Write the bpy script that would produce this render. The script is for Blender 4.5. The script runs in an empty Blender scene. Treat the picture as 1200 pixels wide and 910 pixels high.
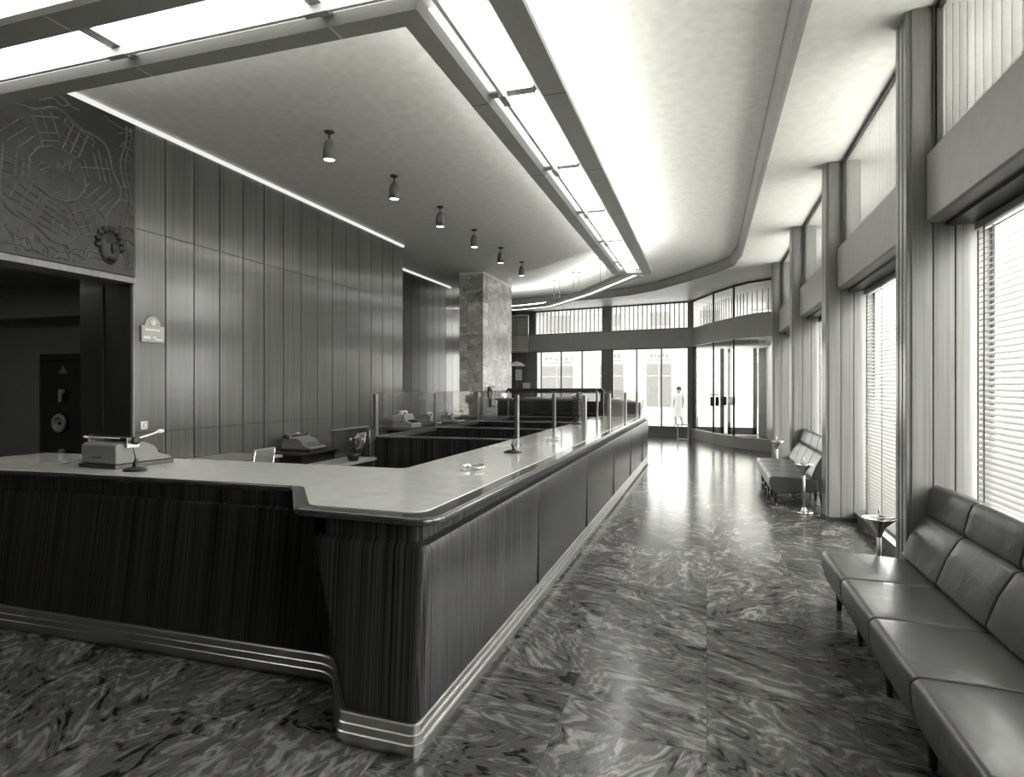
import bpy, bmesh, math, random
from math import sin, cos, pi, radians, sqrt
from mathutils import Vector, Matrix
random.seed(7)
S = bpy.context.scene
C = S.collection
PI = pi

# ------------------------------------------------------------------ materials
TINT = (1.0, 1.0, 0.955)
def _g(v): return (v*TINT[0], v*TINT[1], v*TINT[2], 1)
def new_mat(name):
    m = bpy.data.materials.new(name); m.use_nodes = True
    nt = m.node_tree; b = nt.nodes['Principled BSDF']
    return m, nt, b
def pmat(name, v, rough=.5, metal=0, coat=0, spec=.5, emit=0):
    m, nt, b = new_mat(name)
    # faint mottling so nothing is a perfectly flat tone
    n = nt.nodes.new('ShaderNodeTexNoise'); n.inputs['Scale'].default_value = 9; n.inputs['Detail'].default_value = 5
    tc = nt.nodes.new('ShaderNodeTexCoord'); nt.links.new(tc.outputs['Object'], n.inputs['Vector'])
    r = nt.nodes.new('ShaderNodeValToRGB'); r.color_ramp.elements[0].color = _g(v*.93); r.color_ramp.elements[1].color = _g(v*1.06)
    r.color_ramp.elements[0].position = .3; r.color_ramp.elements[1].position = .7
    nt.links.new(n.outputs['Fac'], r.inputs['Fac']); nt.links.new(r.outputs['Color'], b.inputs['Base Color'])
    b.inputs['Roughness'].default_value = rough; b.inputs['Metallic'].default_value = metal
    b.inputs['Coat Weight'].default_value = coat; b.inputs['Coat Roughness'].default_value = .08
    b.inputs['Specular IOR Level'].default_value = spec
    if emit:
        b.inputs['Emission Color'].default_value = (1, 1, .96, 1); b.inputs['Emission Strength'].default_value = emit
    return m
def wood(name, lo, hi, rough=.3, scale=(70, 70, .8), coat=0, bump=.05, spec=.5):
    m, nt, b = new_mat(name); b.inputs['Specular IOR Level'].default_value = spec
    L = nt.links.new
    tc = nt.nodes.new('ShaderNodeTexCoord'); mp = nt.nodes.new('ShaderNodeMapping'); mp.inputs['Scale'].default_value = scale
    # grain runs straight up each face: measured along the face only, so sloping panels keep unbroken lines
    sp_ = nt.nodes.new('ShaderNodeSeparateXYZ'); L(tc.outputs['Object'], sp_.inputs[0])
    ge = nt.nodes.new('ShaderNodeNewGeometry'); sn = nt.nodes.new('ShaderNodeSeparateXYZ'); L(ge.outputs['True Normal'], sn.inputs[0])
    ab = nt.nodes.new('ShaderNodeMath'); ab.operation = 'ABSOLUTE'; L(sn.outputs[0], ab.inputs[0])
    gt = nt.nodes.new('ShaderNodeMath'); gt.operation = 'GREATER_THAN'; gt.inputs[1].default_value = .6; L(ab.outputs[0], gt.inputs[0])
    mr = nt.nodes.new('ShaderNodeMix'); mr.data_type = 'FLOAT'; L(gt.outputs[0], mr.inputs[0]); L(sp_.outputs[0], mr.inputs[2]); L(sp_.outputs[1], mr.inputs[3])
    cb_ = nt.nodes.new('ShaderNodeCombineXYZ'); L(mr.outputs[0], cb_.inputs[0]); L(sp_.outputs[2], cb_.inputs[2]); L(gt.outputs[0], cb_.inputs[1])
    L(cb_.outputs[0], mp.inputs['Vector'])
    n = nt.nodes.new('ShaderNodeTexNoise'); n.inputs['Scale'].default_value = 1; n.inputs['Detail'].default_value = 3; n.inputs['Roughness'].default_value = .7
    L(mp.outputs['Vector'], n.inputs['Vector'])
    mp2 = nt.nodes.new('ShaderNodeMapping'); mp2.inputs['Scale'].default_value = tuple(s*.12 for s in scale)
    L(cb_.outputs[0], mp2.inputs['Vector'])
    n2 = nt.nodes.new('ShaderNodeTexNoise'); n2.inputs['Scale'].default_value = 1; n2.inputs['Detail'].default_value = 2
    L(mp2.outputs['Vector'], n2.inputs['Vector'])
    ad = nt.nodes.new('ShaderNodeMath'); ad.operation = 'MULTIPLY_ADD'; L(n2.outputs['Fac'], ad.inputs[0]); ad.inputs[1].default_value = .35; L(n.outputs['Fac'], ad.inputs[2])
    r = nt.nodes.new('ShaderNodeMapRange'); r.inputs['From Min'].default_value = .52; r.inputs['From Max'].default_value = .84
    L(ad.outputs[0], r.inputs['Value'])
    c = nt.nodes.new('ShaderNodeValToRGB'); c.color_ramp.elements[0].color = _g(lo); c.color_ramp.elements[1].color = _g(hi)
    L(r.outputs[0], c.inputs['Fac']); L(c.outputs['Color'], b.inputs['Base Color'])
    b.inputs['Roughness'].default_value = rough; b.inputs['Coat Weight'].default_value = coat; b.inputs['Coat Roughness'].default_value = .12
    bp = nt.nodes.new('ShaderNodeBump'); bp.inputs['Strength'].default_value = bump; bp.inputs['Distance'].default_value = .004
    L(n.outputs['Fac'], bp.inputs['Height']); L(bp.outputs['Normal'], b.inputs['Normal'])
    return m
def marble(name, lo, mid, hi, tile, rough, flow=1.0, joint=.5, rowoff=.5, scale=1.0, face='xy'):
    """book of sawn slabs: each slab samples its own part of a folded vein field"""
    m, nt, b = new_mat(name); L = nt.links.new; N = nt.nodes.new
    tc = N('ShaderNodeTexCoord'); sep = N('ShaderNodeSeparateXYZ'); L(tc.outputs['Object'], sep.inputs[0])
    def math_(op, a, c=None, d=None):
        n = N('ShaderNodeMath'); n.operation = op
        for i, v in enumerate((a, c, d)):
            if v is None: continue
            if isinstance(v, (int, float)): n.inputs[i].default_value = v
            else: L(v, n.inputs[i])
        return n.outputs[0]
    if face == 'xy': U, V = sep.outputs[0], sep.outputs[1]
    else: U, V = math_('ADD', sep.outputs[0], sep.outputs[1]), sep.outputs[2]
    u = math_('DIVIDE', U, tile[0]); v = math_('DIVIDE', V, tile[1])
    fu = math_('FLOOR', u)
    v2 = math_('ADD', v, math_('MULTIPLY', math_('FRACT', math_('MULTIPLY', fu, rowoff)), 1.0))
    fv = math_('FLOOR', v2)
    cmb = N('ShaderNodeCombineXYZ'); L(fu, cmb.inputs[0]); L(fv, cmb.inputs[1])
    wn = N('ShaderNodeTexWhiteNoise'); wn.noise_dimensions = '3D'; L(cmb.outputs[0], wn.inputs['Vector'])
    off = N('ShaderNodeVectorMath'); off.operation = 'SCALE'; L(wn.outputs['Color'], off.inputs[0]); off.inputs['Scale'].default_value = 14
    add = N('ShaderNodeVectorMath'); add.operation = 'ADD'; L(tc.outputs['Object'], add.inputs[0]); L(off.outputs[0], add.inputs[1])
    rot = N('ShaderNodeVectorRotate'); rot.rotation_type = 'Z_AXIS'; L(add.outputs[0], rot.inputs['Vector'])
    L(math_('MULTIPLY', wn.outputs['Value'], 2.2), rot.inputs['Angle'])
    mp = N('ShaderNodeMapping'); mp.inputs['Scale'].default_value = (1.0*scale, 2.6*scale, 2.4*scale); L(rot.outputs[0], mp.inputs['Vector'])
    n1 = N('ShaderNodeTexNoise'); n1.inputs['Scale'].default_value = 1.3; n1.inputs['Detail'].default_value = 4; n1.inputs['Distortion'].default_value = .5*flow
    L(mp.outputs[0], n1.inputs['Vector'])
    ws = N('ShaderNodeVectorMath'); ws.operation = 'SCALE'; L(n1.outputs['Color'], ws.inputs[0]); ws.inputs['Scale'].default_value = 1.7*flow
    a2 = N('ShaderNodeVectorMath'); a2.operation = 'ADD'; L(mp.outputs[0], a2.inputs[0]); L(ws.outputs[0], a2.inputs[1])
    n2 = N('ShaderNodeTexNoise'); n2.inputs['Scale'].default_value = 2.2; n2.inputs['Detail'].default_value = 12; n2.inputs['Roughness'].default_value = .68
    n2.inputs['Distortion'].default_value = .7*flow
    L(a2.outputs[0], n2.inputs['Vector'])
    w = N('ShaderNodeTexWave'); w.inputs['Scale'].default_value = 2.1; w.inputs['Distortion'].default_value = 4; w.inputs['Detail'].default_value = 8; w.inputs['Detail Roughness'].default_value = .7
    L(a2.outputs[0], w.inputs['Vector'])
    mx = math_('ADD', math_('MULTIPLY', n2.outputs['Fac'], .92), math_('MULTIPLY', w.outputs['Fac'], .08))
    cr = N('ShaderNodeValToRGB'); e = cr.color_ramp.elements
    e[0].position = .38; e[0].color = _g(lo); e[1].position = .635; e[1].color = _g(hi)
    k = cr.color_ramp.elements.new(.465); k.color = _g(mid)
    k = cr.color_ramp.elements.new(.50); k.color = _g(mid*.72)
    k = cr.color_ramp.elements.new(.53); k.color = _g(mid*1.15)
    L(mx, cr.inputs['Fac'])
    tone = math_('ADD', math_('MULTIPLY', wn.outputs['Value'], .35), .82)
    # joints
    def edge(f, wd):
        fr = math_('FRACT', f); m1 = math_('LESS_THAN', fr, wd); return m1
    j = math_('MAXIMUM', edge(u, .0045/tile[0]), edge(v2, .0045/tile[1]))
    jt = math_('SUBTRACT', 1.0, math_('MULTIPLY', j, joint))
    mul = N('ShaderNodeVectorMath'); mul.operation = 'SCALE'; L(cr.outputs['Color'], mul.inputs[0]); L(math_('MULTIPLY', tone, jt), mul.inputs['Scale'])
    L(mul.outputs[0], b.inputs['Base Color'])
    b.inputs['Roughness'].default_value = rough; b.inputs['Specular IOR Level'].default_value = .16
    return m
def glass_mat(name, refl=.12, tint=.96, rough=0.0):
    m = bpy.data.materials.new(name); m.use_nodes = True; nt = m.node_tree; nt.nodes.clear(); L = nt.links.new; N = nt.nodes.new
    o = N('ShaderNodeOutputMaterial'); mx = N('ShaderNodeMixShader'); t = N('ShaderNodeBsdfTransparent'); g = N('ShaderNodeBsdfGlossy')
    t.inputs['Color'].default_value = (tint, tint, tint, 1); g.inputs['Roughness'].default_value = rough; g.inputs['Color'].default_value = (1, 1, 1, 1)
    f = N('ShaderNodeFresnel'); ge = N('ShaderNodeNewGeometry'); io = N('ShaderNodeMapRange'); io.inputs['To Min'].default_value = 1.5; io.inputs['To Max'].default_value = 1/1.5
    L(ge.outputs['Backfacing'], io.inputs['Value']); L(io.outputs[0], f.inputs['IOR'])
    mm = N('ShaderNodeMath'); mm.operation = 'MULTIPLY'; mm.inputs[1].default_value = refl/.12
    L(f.outputs[0], mm.inputs[0]); L(mm.outputs[0], mx.inputs['Fac']); L(t.outputs[0], mx.inputs[1]); L(g.outputs[0], mx.inputs[2]); L(mx.outputs[0], o.inputs['Surface'])
    return m
def cloth_glow(name, v=.8, trans=.5):
    m = bpy.data.materials.new(name); m.use_nodes = True; nt = m.node_tree; nt.nodes.clear(); L = nt.links.new; N = nt.nodes.new
    o = N('ShaderNodeOutputMaterial'); mx = N('ShaderNodeMixShader'); t = N('ShaderNodeBsdfTranslucent'); d = N('ShaderNodeBsdfDiffuse')
    t.inputs['Color'].default_value = _g(v); d.inputs['Color'].default_value = _g(v); mx.inputs['Fac'].default_value = trans
    L(d.outputs[0], mx.inputs[1]); L(t.outputs[0], mx.inputs[2]); L(mx.outputs[0], o.inputs['Surface'])
    return m
def emis(name, s):
    m = bpy.data.materials.new(name); m.use_nodes = True; nt = m.node_tree; nt.nodes.clear()
    o = nt.nodes.new('ShaderNodeOutputMaterial'); e = nt.nodes.new('ShaderNodeEmission'); e.inputs['Color'].default_value = (1, 1, .96, 1); e.inputs['Strength'].default_value = s
    nt.links.new(e.outputs[0], o.inputs['Surface']); return m

M = dict(
    floor=marble('floor_marble', .014, .08, .21, (.72, 1.2), .17, joint=.3),
    column=marble('column_marble', .30, .55, .78, (.78, .40), .28, flow=.6, joint=.6, scale=.6, face='z'),
    counter_wood=wood('dark_striped_veneer', .005, .045, .25, scale=(75, 75, .3), bump=.01, spec=.15),
    wall_wood=wood('wall_veneer', .085, .155, .20, scale=(85, 85, .4), coat=.5, bump=.01),
    dark_wood=wood('dark_wall_veneer', .012, .03, .35, scale=(90, 90, .6), coat=.2),
    pier_wood=wood('pier_veneer', .15, .25, .33, scale=(40, 40, .5), coat=.15),
    band=pmat('band_panel', .26, .42), plaster=pmat('ceiling_plaster', .82, .7), soffit=pmat('soffit_paint', .72, .45),
    white=pmat('white_paint', .8, .5), laminate=pmat('pale_laminate', .66, .12, coat=.4), nosing=wood('counter_nosing', .02, .06, .16, scale=(8, 8, 60), coat=.6),
    steel=pmat('brushed_steel', .55, .28, metal=1), chrome=pmat('chrome', .75, .08, metal=1), dkmetal=pmat('dark_metal', .06, .35, metal=.6),
    black=pmat('black_enamel', .012, .3), dark=pmat('dark_gloss', .02, .3), grey=pmat('grey_enamel', .2, .45), ltgrey=pmat('light_grey_enamel', .42, .4),
    leather=pmat('grey_leather', .06, .33, coat=.1), legwood=pmat('dark_leg_wood', .02, .3), relief=pmat('bronze_relief', .04, .42, metal=.35),
    relief_hi=pmat('bronze_relief_lines', .16, .5), glass=glass_mat('clear_glass'), screen_glass=glass_mat('screen_glass', .12, .95), ash=glass_mat('cut_glass', .5, .85, .05),
    slat=cloth_glow('blind_slat', .42, .06), louver=cloth_glow('clerestory_louver', .92, .85), frost=cloth_glow('frosted_glass', .95, .9), dim=emis('inner_lamp_glow', .75), tube=emis('lamp_glow', 4), up_fill=emis('ceiling_fill_glow', 9), up=emis('uplight_glow', 5), cove=emis('moulding_glow', .4),
    lit_band=pmat('lit_far_band', .42, .5), trough=pmat('trough_flange', .40, .6), paper=pmat('paper', .8, .6), stone=pmat('street_stone', .72, .8), pave=pmat('street_paving', .62, .8), shop=pmat('shop_glass', .42, .3),  # far-end band is the band tone made paler to stand for light
    vault=pmat('vault_steel', .02, .4), room=pmat('vault_room_wall', .25, .8), plant=pmat('plant_leaf', .03, .5), desk=pmat('desk_top', .28, .35), fascia=pmat('fascia_strip', .3, .6),
    coat=pmat('pale_coat', .7, .8), skin=pmat('skin', .4, .6), hair=pmat('dark_hair', .04, .6),
)
def bump_leather(m):
    nt = m.node_tree; b = nt.nodes['Principled BSDF']; n = nt.nodes.new('ShaderNodeTexNoise'); n.inputs['Scale'].default_value = 5; n.inputs['Detail'].default_value = 6
    n.inputs['Distortion'].default_value = .6
    tc = nt.nodes.new('ShaderNodeTexCoord'); nt.links.new(tc.outputs['Object'], n.inputs['Vector'])
    bp = nt.nodes.new('ShaderNodeBump'); bp.inputs['Strength'].default_value = .18; bp.inputs['Distance'].default_value = .03
    nt.links.new(n.outputs['Fac'], bp.inputs['Height']); nt.links.new(bp.outputs['Normal'], b.inputs['Normal'])
bump_leather(M['leather']); bump_leather(M['relief'])
def band_grain(m):  # mottled flange
    m.node_tree.nodes['Noise Texture'].inputs['Scale'].default_value = 60
band_grain(M['trough'])

# ------------------------------------------------------------------ helpers
def link(name, me, parent=None, mat=None):
    o = bpy.data.objects.new(name, me); C.objects.link(o)
    if mat is not None: me.materials.append(mat)
    if parent is not None: o.parent = parent
    return o
def obj(name, bm, mat, parent=None, smooth=False, bevel=0, seg=2, loc=None):
    bmesh.ops.recalc_face_normals(bm, faces=bm.faces)
    me = bpy.data.meshes.new(name)
    if parent is not None:      # meshes are drawn in world coordinates unless the parent has a location
        off = Vector((0, 0, 0)); q = parent
        while q is not None: off += q.location; q = q.parent
        if off.length: bmesh.ops.translate(bm, verts=bm.verts, vec=-off)
    bm.to_mesh(me); bm.free()
    if smooth:
        for p in me.polygons: p.use_smooth = True
    o = link(name, me, parent, mat)
    if bevel:
        b = o.modifiers.new('bevel', 'BEVEL'); b.width = bevel; b.segments = seg; b.limit_method = 'ANGLE'; b.angle_limit = radians(40)
        for p in me.polygons: p.use_smooth = True
        w = o.modifiers.new('wn', 'WEIGHTED_NORMAL'); w.keep_sharp = True
    return o
def empty(name, loc=(0, 0, 0), rotz=0):
    o = bpy.data.objects.new(name, None); o.empty_display_size = .1; C.objects.link(o); o.location = loc; o.rotation_euler = (0, 0, rotz); return o
def tag(o, label, cat, group=None):
    o['label'] = label; o['category'] = cat
    if group: o['group'] = group
    return o
def struct(o): o['kind'] = 'structure'; return o
def BM(): return bmesh.new()
def box(bm, x0, y0, z0, x1, y1, z1, mtx=None):
    v = [bm.verts.new((x, y, z)) for x in (x0, x1) for y in (y0, y1) for z in (z0, z1)]
    for f in ((0, 1, 3, 2), (4, 6, 7, 5), (0, 4, 5, 1), (2, 3, 7, 6), (0, 2, 6, 4), (1, 5, 7, 3)): bm.faces.new([v[i] for i in f])
    if mtx is not None: bmesh.ops.transform(bm, matrix=mtx, verts=v)
    return v
def prism(bm, pts, z0, z1, flip=False):
    a = [bm.verts.new((x, y, z0)) for x, y in pts]; b = [bm.verts.new((x, y, z1)) for x, y in pts]; n = len(pts)
    bm.faces.new(a[::-1]); bm.faces.new(b)
    for i in range(n): bm.faces.new((a[i], a[(i+1) % n], b[(i+1) % n], b[i]))
    return a+b
def prism_y(bm, pts, y0, y1, mtx=None):   # pts in (x,z), extruded along y
    a = [bm.verts.new((x, y0, z)) for x, z in pts]; b = [bm.verts.new((x, y1, z)) for x, z in pts]; n = len(pts)
    bm.faces.new(a); bm.faces.new(b[::-1])
    for i in range(n): bm.faces.new((a[(i+1) % n], a[i], b[i], b[(i+1) % n]))
    if mtx is not None: bmesh.ops.transform(bm, matrix=mtx, verts=a+b)
    return a+b
def lathe(bm, prof, cx=0, cy=0, cz=0, n=24, mtx=None, cap=True):
    rings = []
    for r, z in prof: rings.append([bm.verts.new((cx+r*cos(2*PI*i/n), cy+r*sin(2*PI*i/n), cz+z)) for i in range(n)])
    for a, b in zip(rings, rings[1:]):
        for i in range(n): bm.faces.new((a[i], a[(i+1) % n], b[(i+1) % n], b[i]))
    if cap:
        bm.faces.new(rings[0][::-1]); bm.faces.new(rings[-1])
    vs = [v for r in rings for v in r]
    if mtx is not None: bmesh.ops.transform(bm, matrix=mtx, verts=vs)
    return vs
def tube(bm, pts, r, n=8, r2=None):
    pts = [Vector(p) for p in pts]; rings = []; m = len(pts)
    for k, p in enumerate(pts):
        d = ((pts[min(k+1, m-1)]-p).normalized()+(p-pts[max(k-1, 0)]).normalized()).normalized()
        a = d.orthogonal().normalized() if k == 0 else (a-d*a.dot(d)).normalized()
        b = d.cross(a); rr = r if r2 is None else r+(r2-r)*k/(m-1)
        rings.append([bm.verts.new(p+(a*cos(2*PI*i/n)+b*sin(2*PI*i/n))*rr) for i in range(n)])
    for a_, b_ in zip(rings, rings[1:]):
        for i in range(n): bm.faces.new((a_[i], a_[(i+1) % n], b_[(i+1) % n], b_[i]))
    bm.faces.new(rings[0][::-1]); bm.faces.new(rings[-1])
def sphere(bm, c, r, sc=(1, 1, 1), n=14):
    mt = Matrix.Translation(c) @ Matrix.Diagonal((r*sc[0], r*sc[1], r*sc[2], 1))
    bmesh.ops.create_uvsphere(bm, u_segments=n, v_segments=max(6, n//2), radius=1, matrix=mt)
def fillet(pts, rad, n=8):
    out = []
    for i, (p, r) in enumerate(zip(pts, rad)):
        if r <= 0: out.append(tuple(p)); continue
        P = Vector(p); A = Vector(pts[i-1]); B = Vector(pts[(i+1) % len(pts)])
        u = (A-P).normalized(); v = (B-P).normalized(); ang = u.angle(v); t = min(r/math.tan(ang/2), (A-P).length*.49, (B-P).length*.49)
        r = t*math.tan(ang/2); c = P+(u+v).normalized()*(r/sin(ang/2)); s = P+u*t-c; e = P+v*t-c
        tot = s.angle(e); sg = 1 if s.x*e.y-s.y*e.x > 0 else -1
        for k in range(n+1):
            a = sg*tot*k/n; out.append((c.x+s.x*cos(a)-s.y*sin(a), c.y+s.x*sin(a)+s.y*cos(a)))
    return out
def sweep(bm, path, prof, closed=False, ends=True):
    """profile (offset to the right of the path, z) carried along a plan path"""
    P = [Vector(p) for p in path]; m = len(P); rings = []
    for i, p in enumerate(P):
        d0 = (p-P[i-1]).normalized() if i > 0 else (P[1]-p).normalized()
        d1 = (P[i+1]-p).normalized() if i < m-1 else d0
        n0 = Vector((d0.y, -d0.x)); n1 = Vector((d1.y, -d1.x)); nn = (n0+n1).normalized(); k = 1/max(.3, nn.dot(n0))
        rings.append([bm.verts.new((p.x+nn.x*o*k, p.y+nn.y*o*k, z)) for o, z in prof])
    q = len(prof)
    for a, b in zip(rings, rings[1:]):
        for j in range(q if closed else q-1): bm.faces.new((a[j], a[(j+1) % q], b[(j+1) % q], b[j]))
    if closed and ends: bm.faces.new(rings[0]); bm.faces.new(rings[-1][::-1])
def offset_path(path, o):
    P = [Vector(p) for p in path]; m = len(P); out = []
    for i, p in enumerate(P):
        d0 = (p-P[i-1]).normalized() if i > 0 else (P[1]-p).normalized()
        d1 = (P[i+1]-p).normalized() if i < m-1 else d0
        n0 = Vector((d0.y, -d0.x)); n1 = Vector((d1.y, -d1.x)); nn = (n0+n1).normalized(); k = 1/max(.3, nn.dot(n0))
        out.append((p.x+nn.x*o*k, p.y+nn.y*o*k))
    return out
def area(name, loc, rot, sx, sy, power):
    l = bpy.data.lights.new(name, 'AREA'); l.shape = 'RECTANGLE'; l.size = sx; l.size_y = sy; l.energy = power; l.color = (1, 1, .96)
    o = bpy.data.objects.new(name, l); C.objects.link(o); o.location = loc; o.rotation_euler = rot; return o
def at(root):   # local frame for things built around their own origin
    return root

# ------------------------------------------------------------------ dimensions
ZC = 4.55; ZR = 4.78
XW = -5.85
PIERS = [-1.1, 2.2, 5.49, 8.8, 12.1, 15.4]

# ------------------------------------------------------------------ floor and shell
bm = BM(); box(bm, -12, -4, -.1, 2.2, 24, 0); struct(obj('floor', bm, M['floor']))

# ceilings
step = [(-7.2, 3.31), (-1.515, 3.31), (-1.515, 12.0), (-5.27, 15.7), (-7.2, 16.4)]
fas = [(.71, -4), (.71, 14.2)] + [(.60, 15.3), (.22, 16.1), (-.62, 17.4), (-1.4, 18.5), (-2.3, 19.3), (-3.66, 19.85), (-6.5, 20.6), (-7.2, 20.8)]
bm = BM()
prism(bm, step, ZC, ZR+.1)          # lower plaster field over the clerks
ramp = offset_path(step, .45)
for i in range(1, 4):
    pass
bmesh.ops.recalc_face_normals(bm, faces=bm.faces)
struct(obj('ceiling', bm, M['plaster']))
bm = BM(); box(bm, -12, -4, ZR, 2.3, 24, ZR+.15); struct(obj('ceiling', bm, M['plaster']))
bm = BM()   # lower soffit along the windows and over the entrance
poly = fas + [(-7.2, 24), (2.3, 24), (2.3, -4)]
prism(bm, poly, ZC, ZC+.06); struct(obj('ceiling', bm, M['soffit']))
bm = BM(); sweep(bm, fas, [(0, ZC-.015), (.03, ZC-.015), (.03, ZC+.06), (-.045, ZR), (-.07, ZR), (-.07, ZR-.02), (-.03, ZC+.03)], closed=True)
struct(obj('trim_1', bm, M['fascia']))
bm = BM()   # vertical ribbing of the fascia
P = [Vector(p) for p in fas]
for a, b in zip(P, P[1:]):
    L_ = (b-a).length; d = (b-a)/L_; n = Vector((d.y, -d.x)); k = int(L_/.06)
    for i in range(k):
        p = a+d*(i*.06); 
        vs = [p+n*-.012, p+d*.02+n*-.012, p+d*.02+n*-.075, p+n*-.075]
        lo = [bm.verts.new((vs[0].x, vs[0].y, ZC)), bm.verts.new((vs[1].x, vs[1].y, ZC))]; hi = [bm.verts.new((vs[2].x, vs[2].y, ZR-.01)), bm.verts.new((vs[3].x, vs[3].y, ZR-.01))]
        bm.faces.new((lo[0], lo[1], hi[0], hi[1]))
o = obj('trim_2', bm, M['dkmetal']); struct(o)

# left wall ---------------------------------------------------------------
bm = BM(); edge = [5.05+.4077*i for i in range(16)]
box(bm, XW-.12, 5.05, 0, XW-.02, edge[-1], ZC); struct(obj('wall_left', bm, M['black'])); bm = BM()
for a, b in zip(edge, edge[1:]):
    for z0, z1 in ((0, 1.20), (1.205, 3.40), (3.405, ZC-.04)): box(bm, XW-.021, a+.008, z0+.003, XW, b-.008, z1-.003)
struct(obj('wall_left', bm, M['wall_wood']))
bm = BM(); box(bm, XW-.3, -4, 0, XW, 1.6, ZC); box(bm, XW-.3, 1.6, 2.86, XW, 5.05, ZC); struct(obj('wall_left', bm, M['dark_wood']))
bm = BM(); box(bm, -7.1, edge[-1]-.05, 0, XW-.02, edge[-1], ZC); box(bm, -7.1, edge[-1], 0, -7.0, 15.9, ZC)
for i in range(11): box(bm, -7.0, edge[-1]+.43*i+.01, 0, -6.985, edge[-1]+.43*(i+1)-.005, ZC-.05)
struct(obj('wall_left', bm, M['dark_wood']))
bm = BM(); box(bm, -7.1, 15.9, 0, -7.0, 24, ZR)
for i in range(16): box(bm, -7.0, 15.9+.45*i+.01, 0, -6.985, 15.9+.45*(i+1)-.005, ZC-.05)
struct(obj('wall_left', bm, M['wall_wood']))
bm = BM(); box(bm, XW, 3.2, ZC-.04, XW+.035, edge[-1], ZC-.002); struct(obj('trim_3', bm, M['cove']))  # white moulding whose brightness is its own emission; it holds no lamp
bm = BM(); box(bm, -6.985, edge[-1], ZC-.04, -6.95, 16.2, ZC-.002); struct(obj('trim_4', bm, M['cove']))  # recess moulding, given the same emission in place of light on it
# opening to the vault room
bm = BM(); box(bm, XW-.3, 1.6, 2.80, XW+.03, 5.05, 2.865); box(bm, XW-.02, 5.03, 0, XW+.015, 5.055, 2.80); box(bm, XW-.3, 1.52, 0, XW+.03, 1.6, 2.865)
struct(obj('trim_5', bm, M['pier_wood'], bevel=.005))
bm = BM(); box(bm, XW-.75, 5.03, 0, XW-.02, 5.18, 3.0); box(bm, XW-.42, 5.015, 0, XW-.40, 5.03, 2.8); struct(obj('wall_left', bm, M['dark_wood']))
bm = BM(); box(bm, -11.5, 7.0, 0, -6.6, 7.15, 3.2); box(bm, -11.5, 6.5, 2.72, -6.6, 7.0, 3.2); box(bm, -11.6, 1, 0, -11.5, 7.1, 3.2); box(bm, -11.5, 1, 0, XW-.3, 1.1, 3.2)
struct(obj('wall_left', bm, M['room']))
bm = BM(); box(bm, -11.5, 1, 3.2, XW-.3, 7.1, 3.3); struct(obj('ceiling', bm, M['room']))
# walls behind the camera
bm = BM(); box(bm, -6.2, -4.1, 0, 2.3, -4, 5); struct(obj('wall_back', bm, M['wall_wood']))
bm = BM(); box(bm, 1.9, -4, 0, 2.0, -1.24, 5); struct(obj('wall_right', bm, M['pier_wood']))

# vault door ---------------------------------------------------------------
v = empty('vault_door', (-9.05, 6.9, 0)); tag(v, 'black steel vault door with round dial in the dark doorway', 'vault door')
bm = BM(); box(bm, -9.85, 6.86, 0.0, -8.25, 6.995, 2.2); obj('door_frame', bm, M['vault'], v, bevel=.01)
bm = BM(); box(bm, -9.72, 6.78, .06, -8.38, 6.86, 2.1); obj('door_leaf', bm, M['black'], v, bevel=.02)
bm = BM()
lathe(bm, [(.03, 0), (.13, 0), (.15, .02), (.13, .05), (.09, .05), (.085, .02), (.03, .02)], n=28, mtx=Matrix.Translation((-9.28, 6.775, 1.15)) @ Matrix.Rotation(PI/2, 4, 'X'), cap=False)
obj('dial', bm, M['ltgrey'], v, smooth=True)
bm = BM()
for z in (1.62, .72):
    lathe(bm, [(.028, 0), (.05, .01), (.04, .05), (.0, .06)], n=16, mtx=Matrix.Translation((-9.22, 6.775, z)) @ Matrix.Rotation(PI/2, 4, 'X'), cap=False)
    box(bm, -9.26, 6.72, z-.15, -9.20, 6.75, z+.04)
obj('handle', bm, M['ltgrey'], v, bevel=.006)
bm = BM(); prism_y(bm, [(-9.32, 1.9), (-9.12, 1.9), (-9.18, 1.97), (-9.22, 2.02), (-9.26, 1.97)], 6.765, 6.78); obj('emblem', bm, M['grey'], v)

# bronze map relief -----------------------------------------------------------
mp_ = empty('map_relief', (XW, 3.7, 2.87)); tag(mp_, 'large dark relief map of a walled city above the vault doorway', 'wall relief')
bm = BM(); box(bm, XW+.003, 2.4, 2.87, XW+.035, 5.04, ZC-.06); obj('panel', bm, M['relief'], mp_)
def ridge(bm, pts, w=.014, h=.014):
    x0 = XW+.035
    for (a, b), (c, d) in zip(pts, pts[1:]):
        L_ = sqrt((c-a)**2+(d-b)**2)
        if L_ < 1e-5: continue
        ny, nz = -(d-b)/L_*w/2, (c-a)/L_*w/2
        v = [bm.verts.new(q) for q in ((x0, a+ny, b+nz), (x0, c+ny, d+nz), (x0, c-ny, d-nz), (x0, a-ny, b-nz), (x0+h, a, b), (x0+h, c, d))]
        bm.faces.new((v[0], v[1], v[5], v[4])); bm.faces.new((v[2], v[3], v[4], v[5])); bm.faces.new((v[0], v[4], v[3])); bm.faces.new((v[1], v[2], v[5]))
inside = lambda a, b: 2.42 < a < 5.02 and 2.90 < b < ZC-.09
def clipr(bm, pts, w=.014, h=.014):
    seg = []
    for p in pts:
        if inside(*p): seg.append(p)
        else:
            if len(seg) > 1: ridge(bm, seg, w, h)
            seg = []
    if len(seg) > 1: ridge(bm, seg, w, h)
bm = BM(); cy, cz = 4.22, 3.70
def ringr(t): return .60+.035*cos(8*t)+.02*sin(3*t)
clipr(bm, [(cy+1.02*ringr(t)*cos(t), cz+ringr(t)*sin(t)) for t in [2*PI*i/64 for i in range(65)]], .02, .018)
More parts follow.
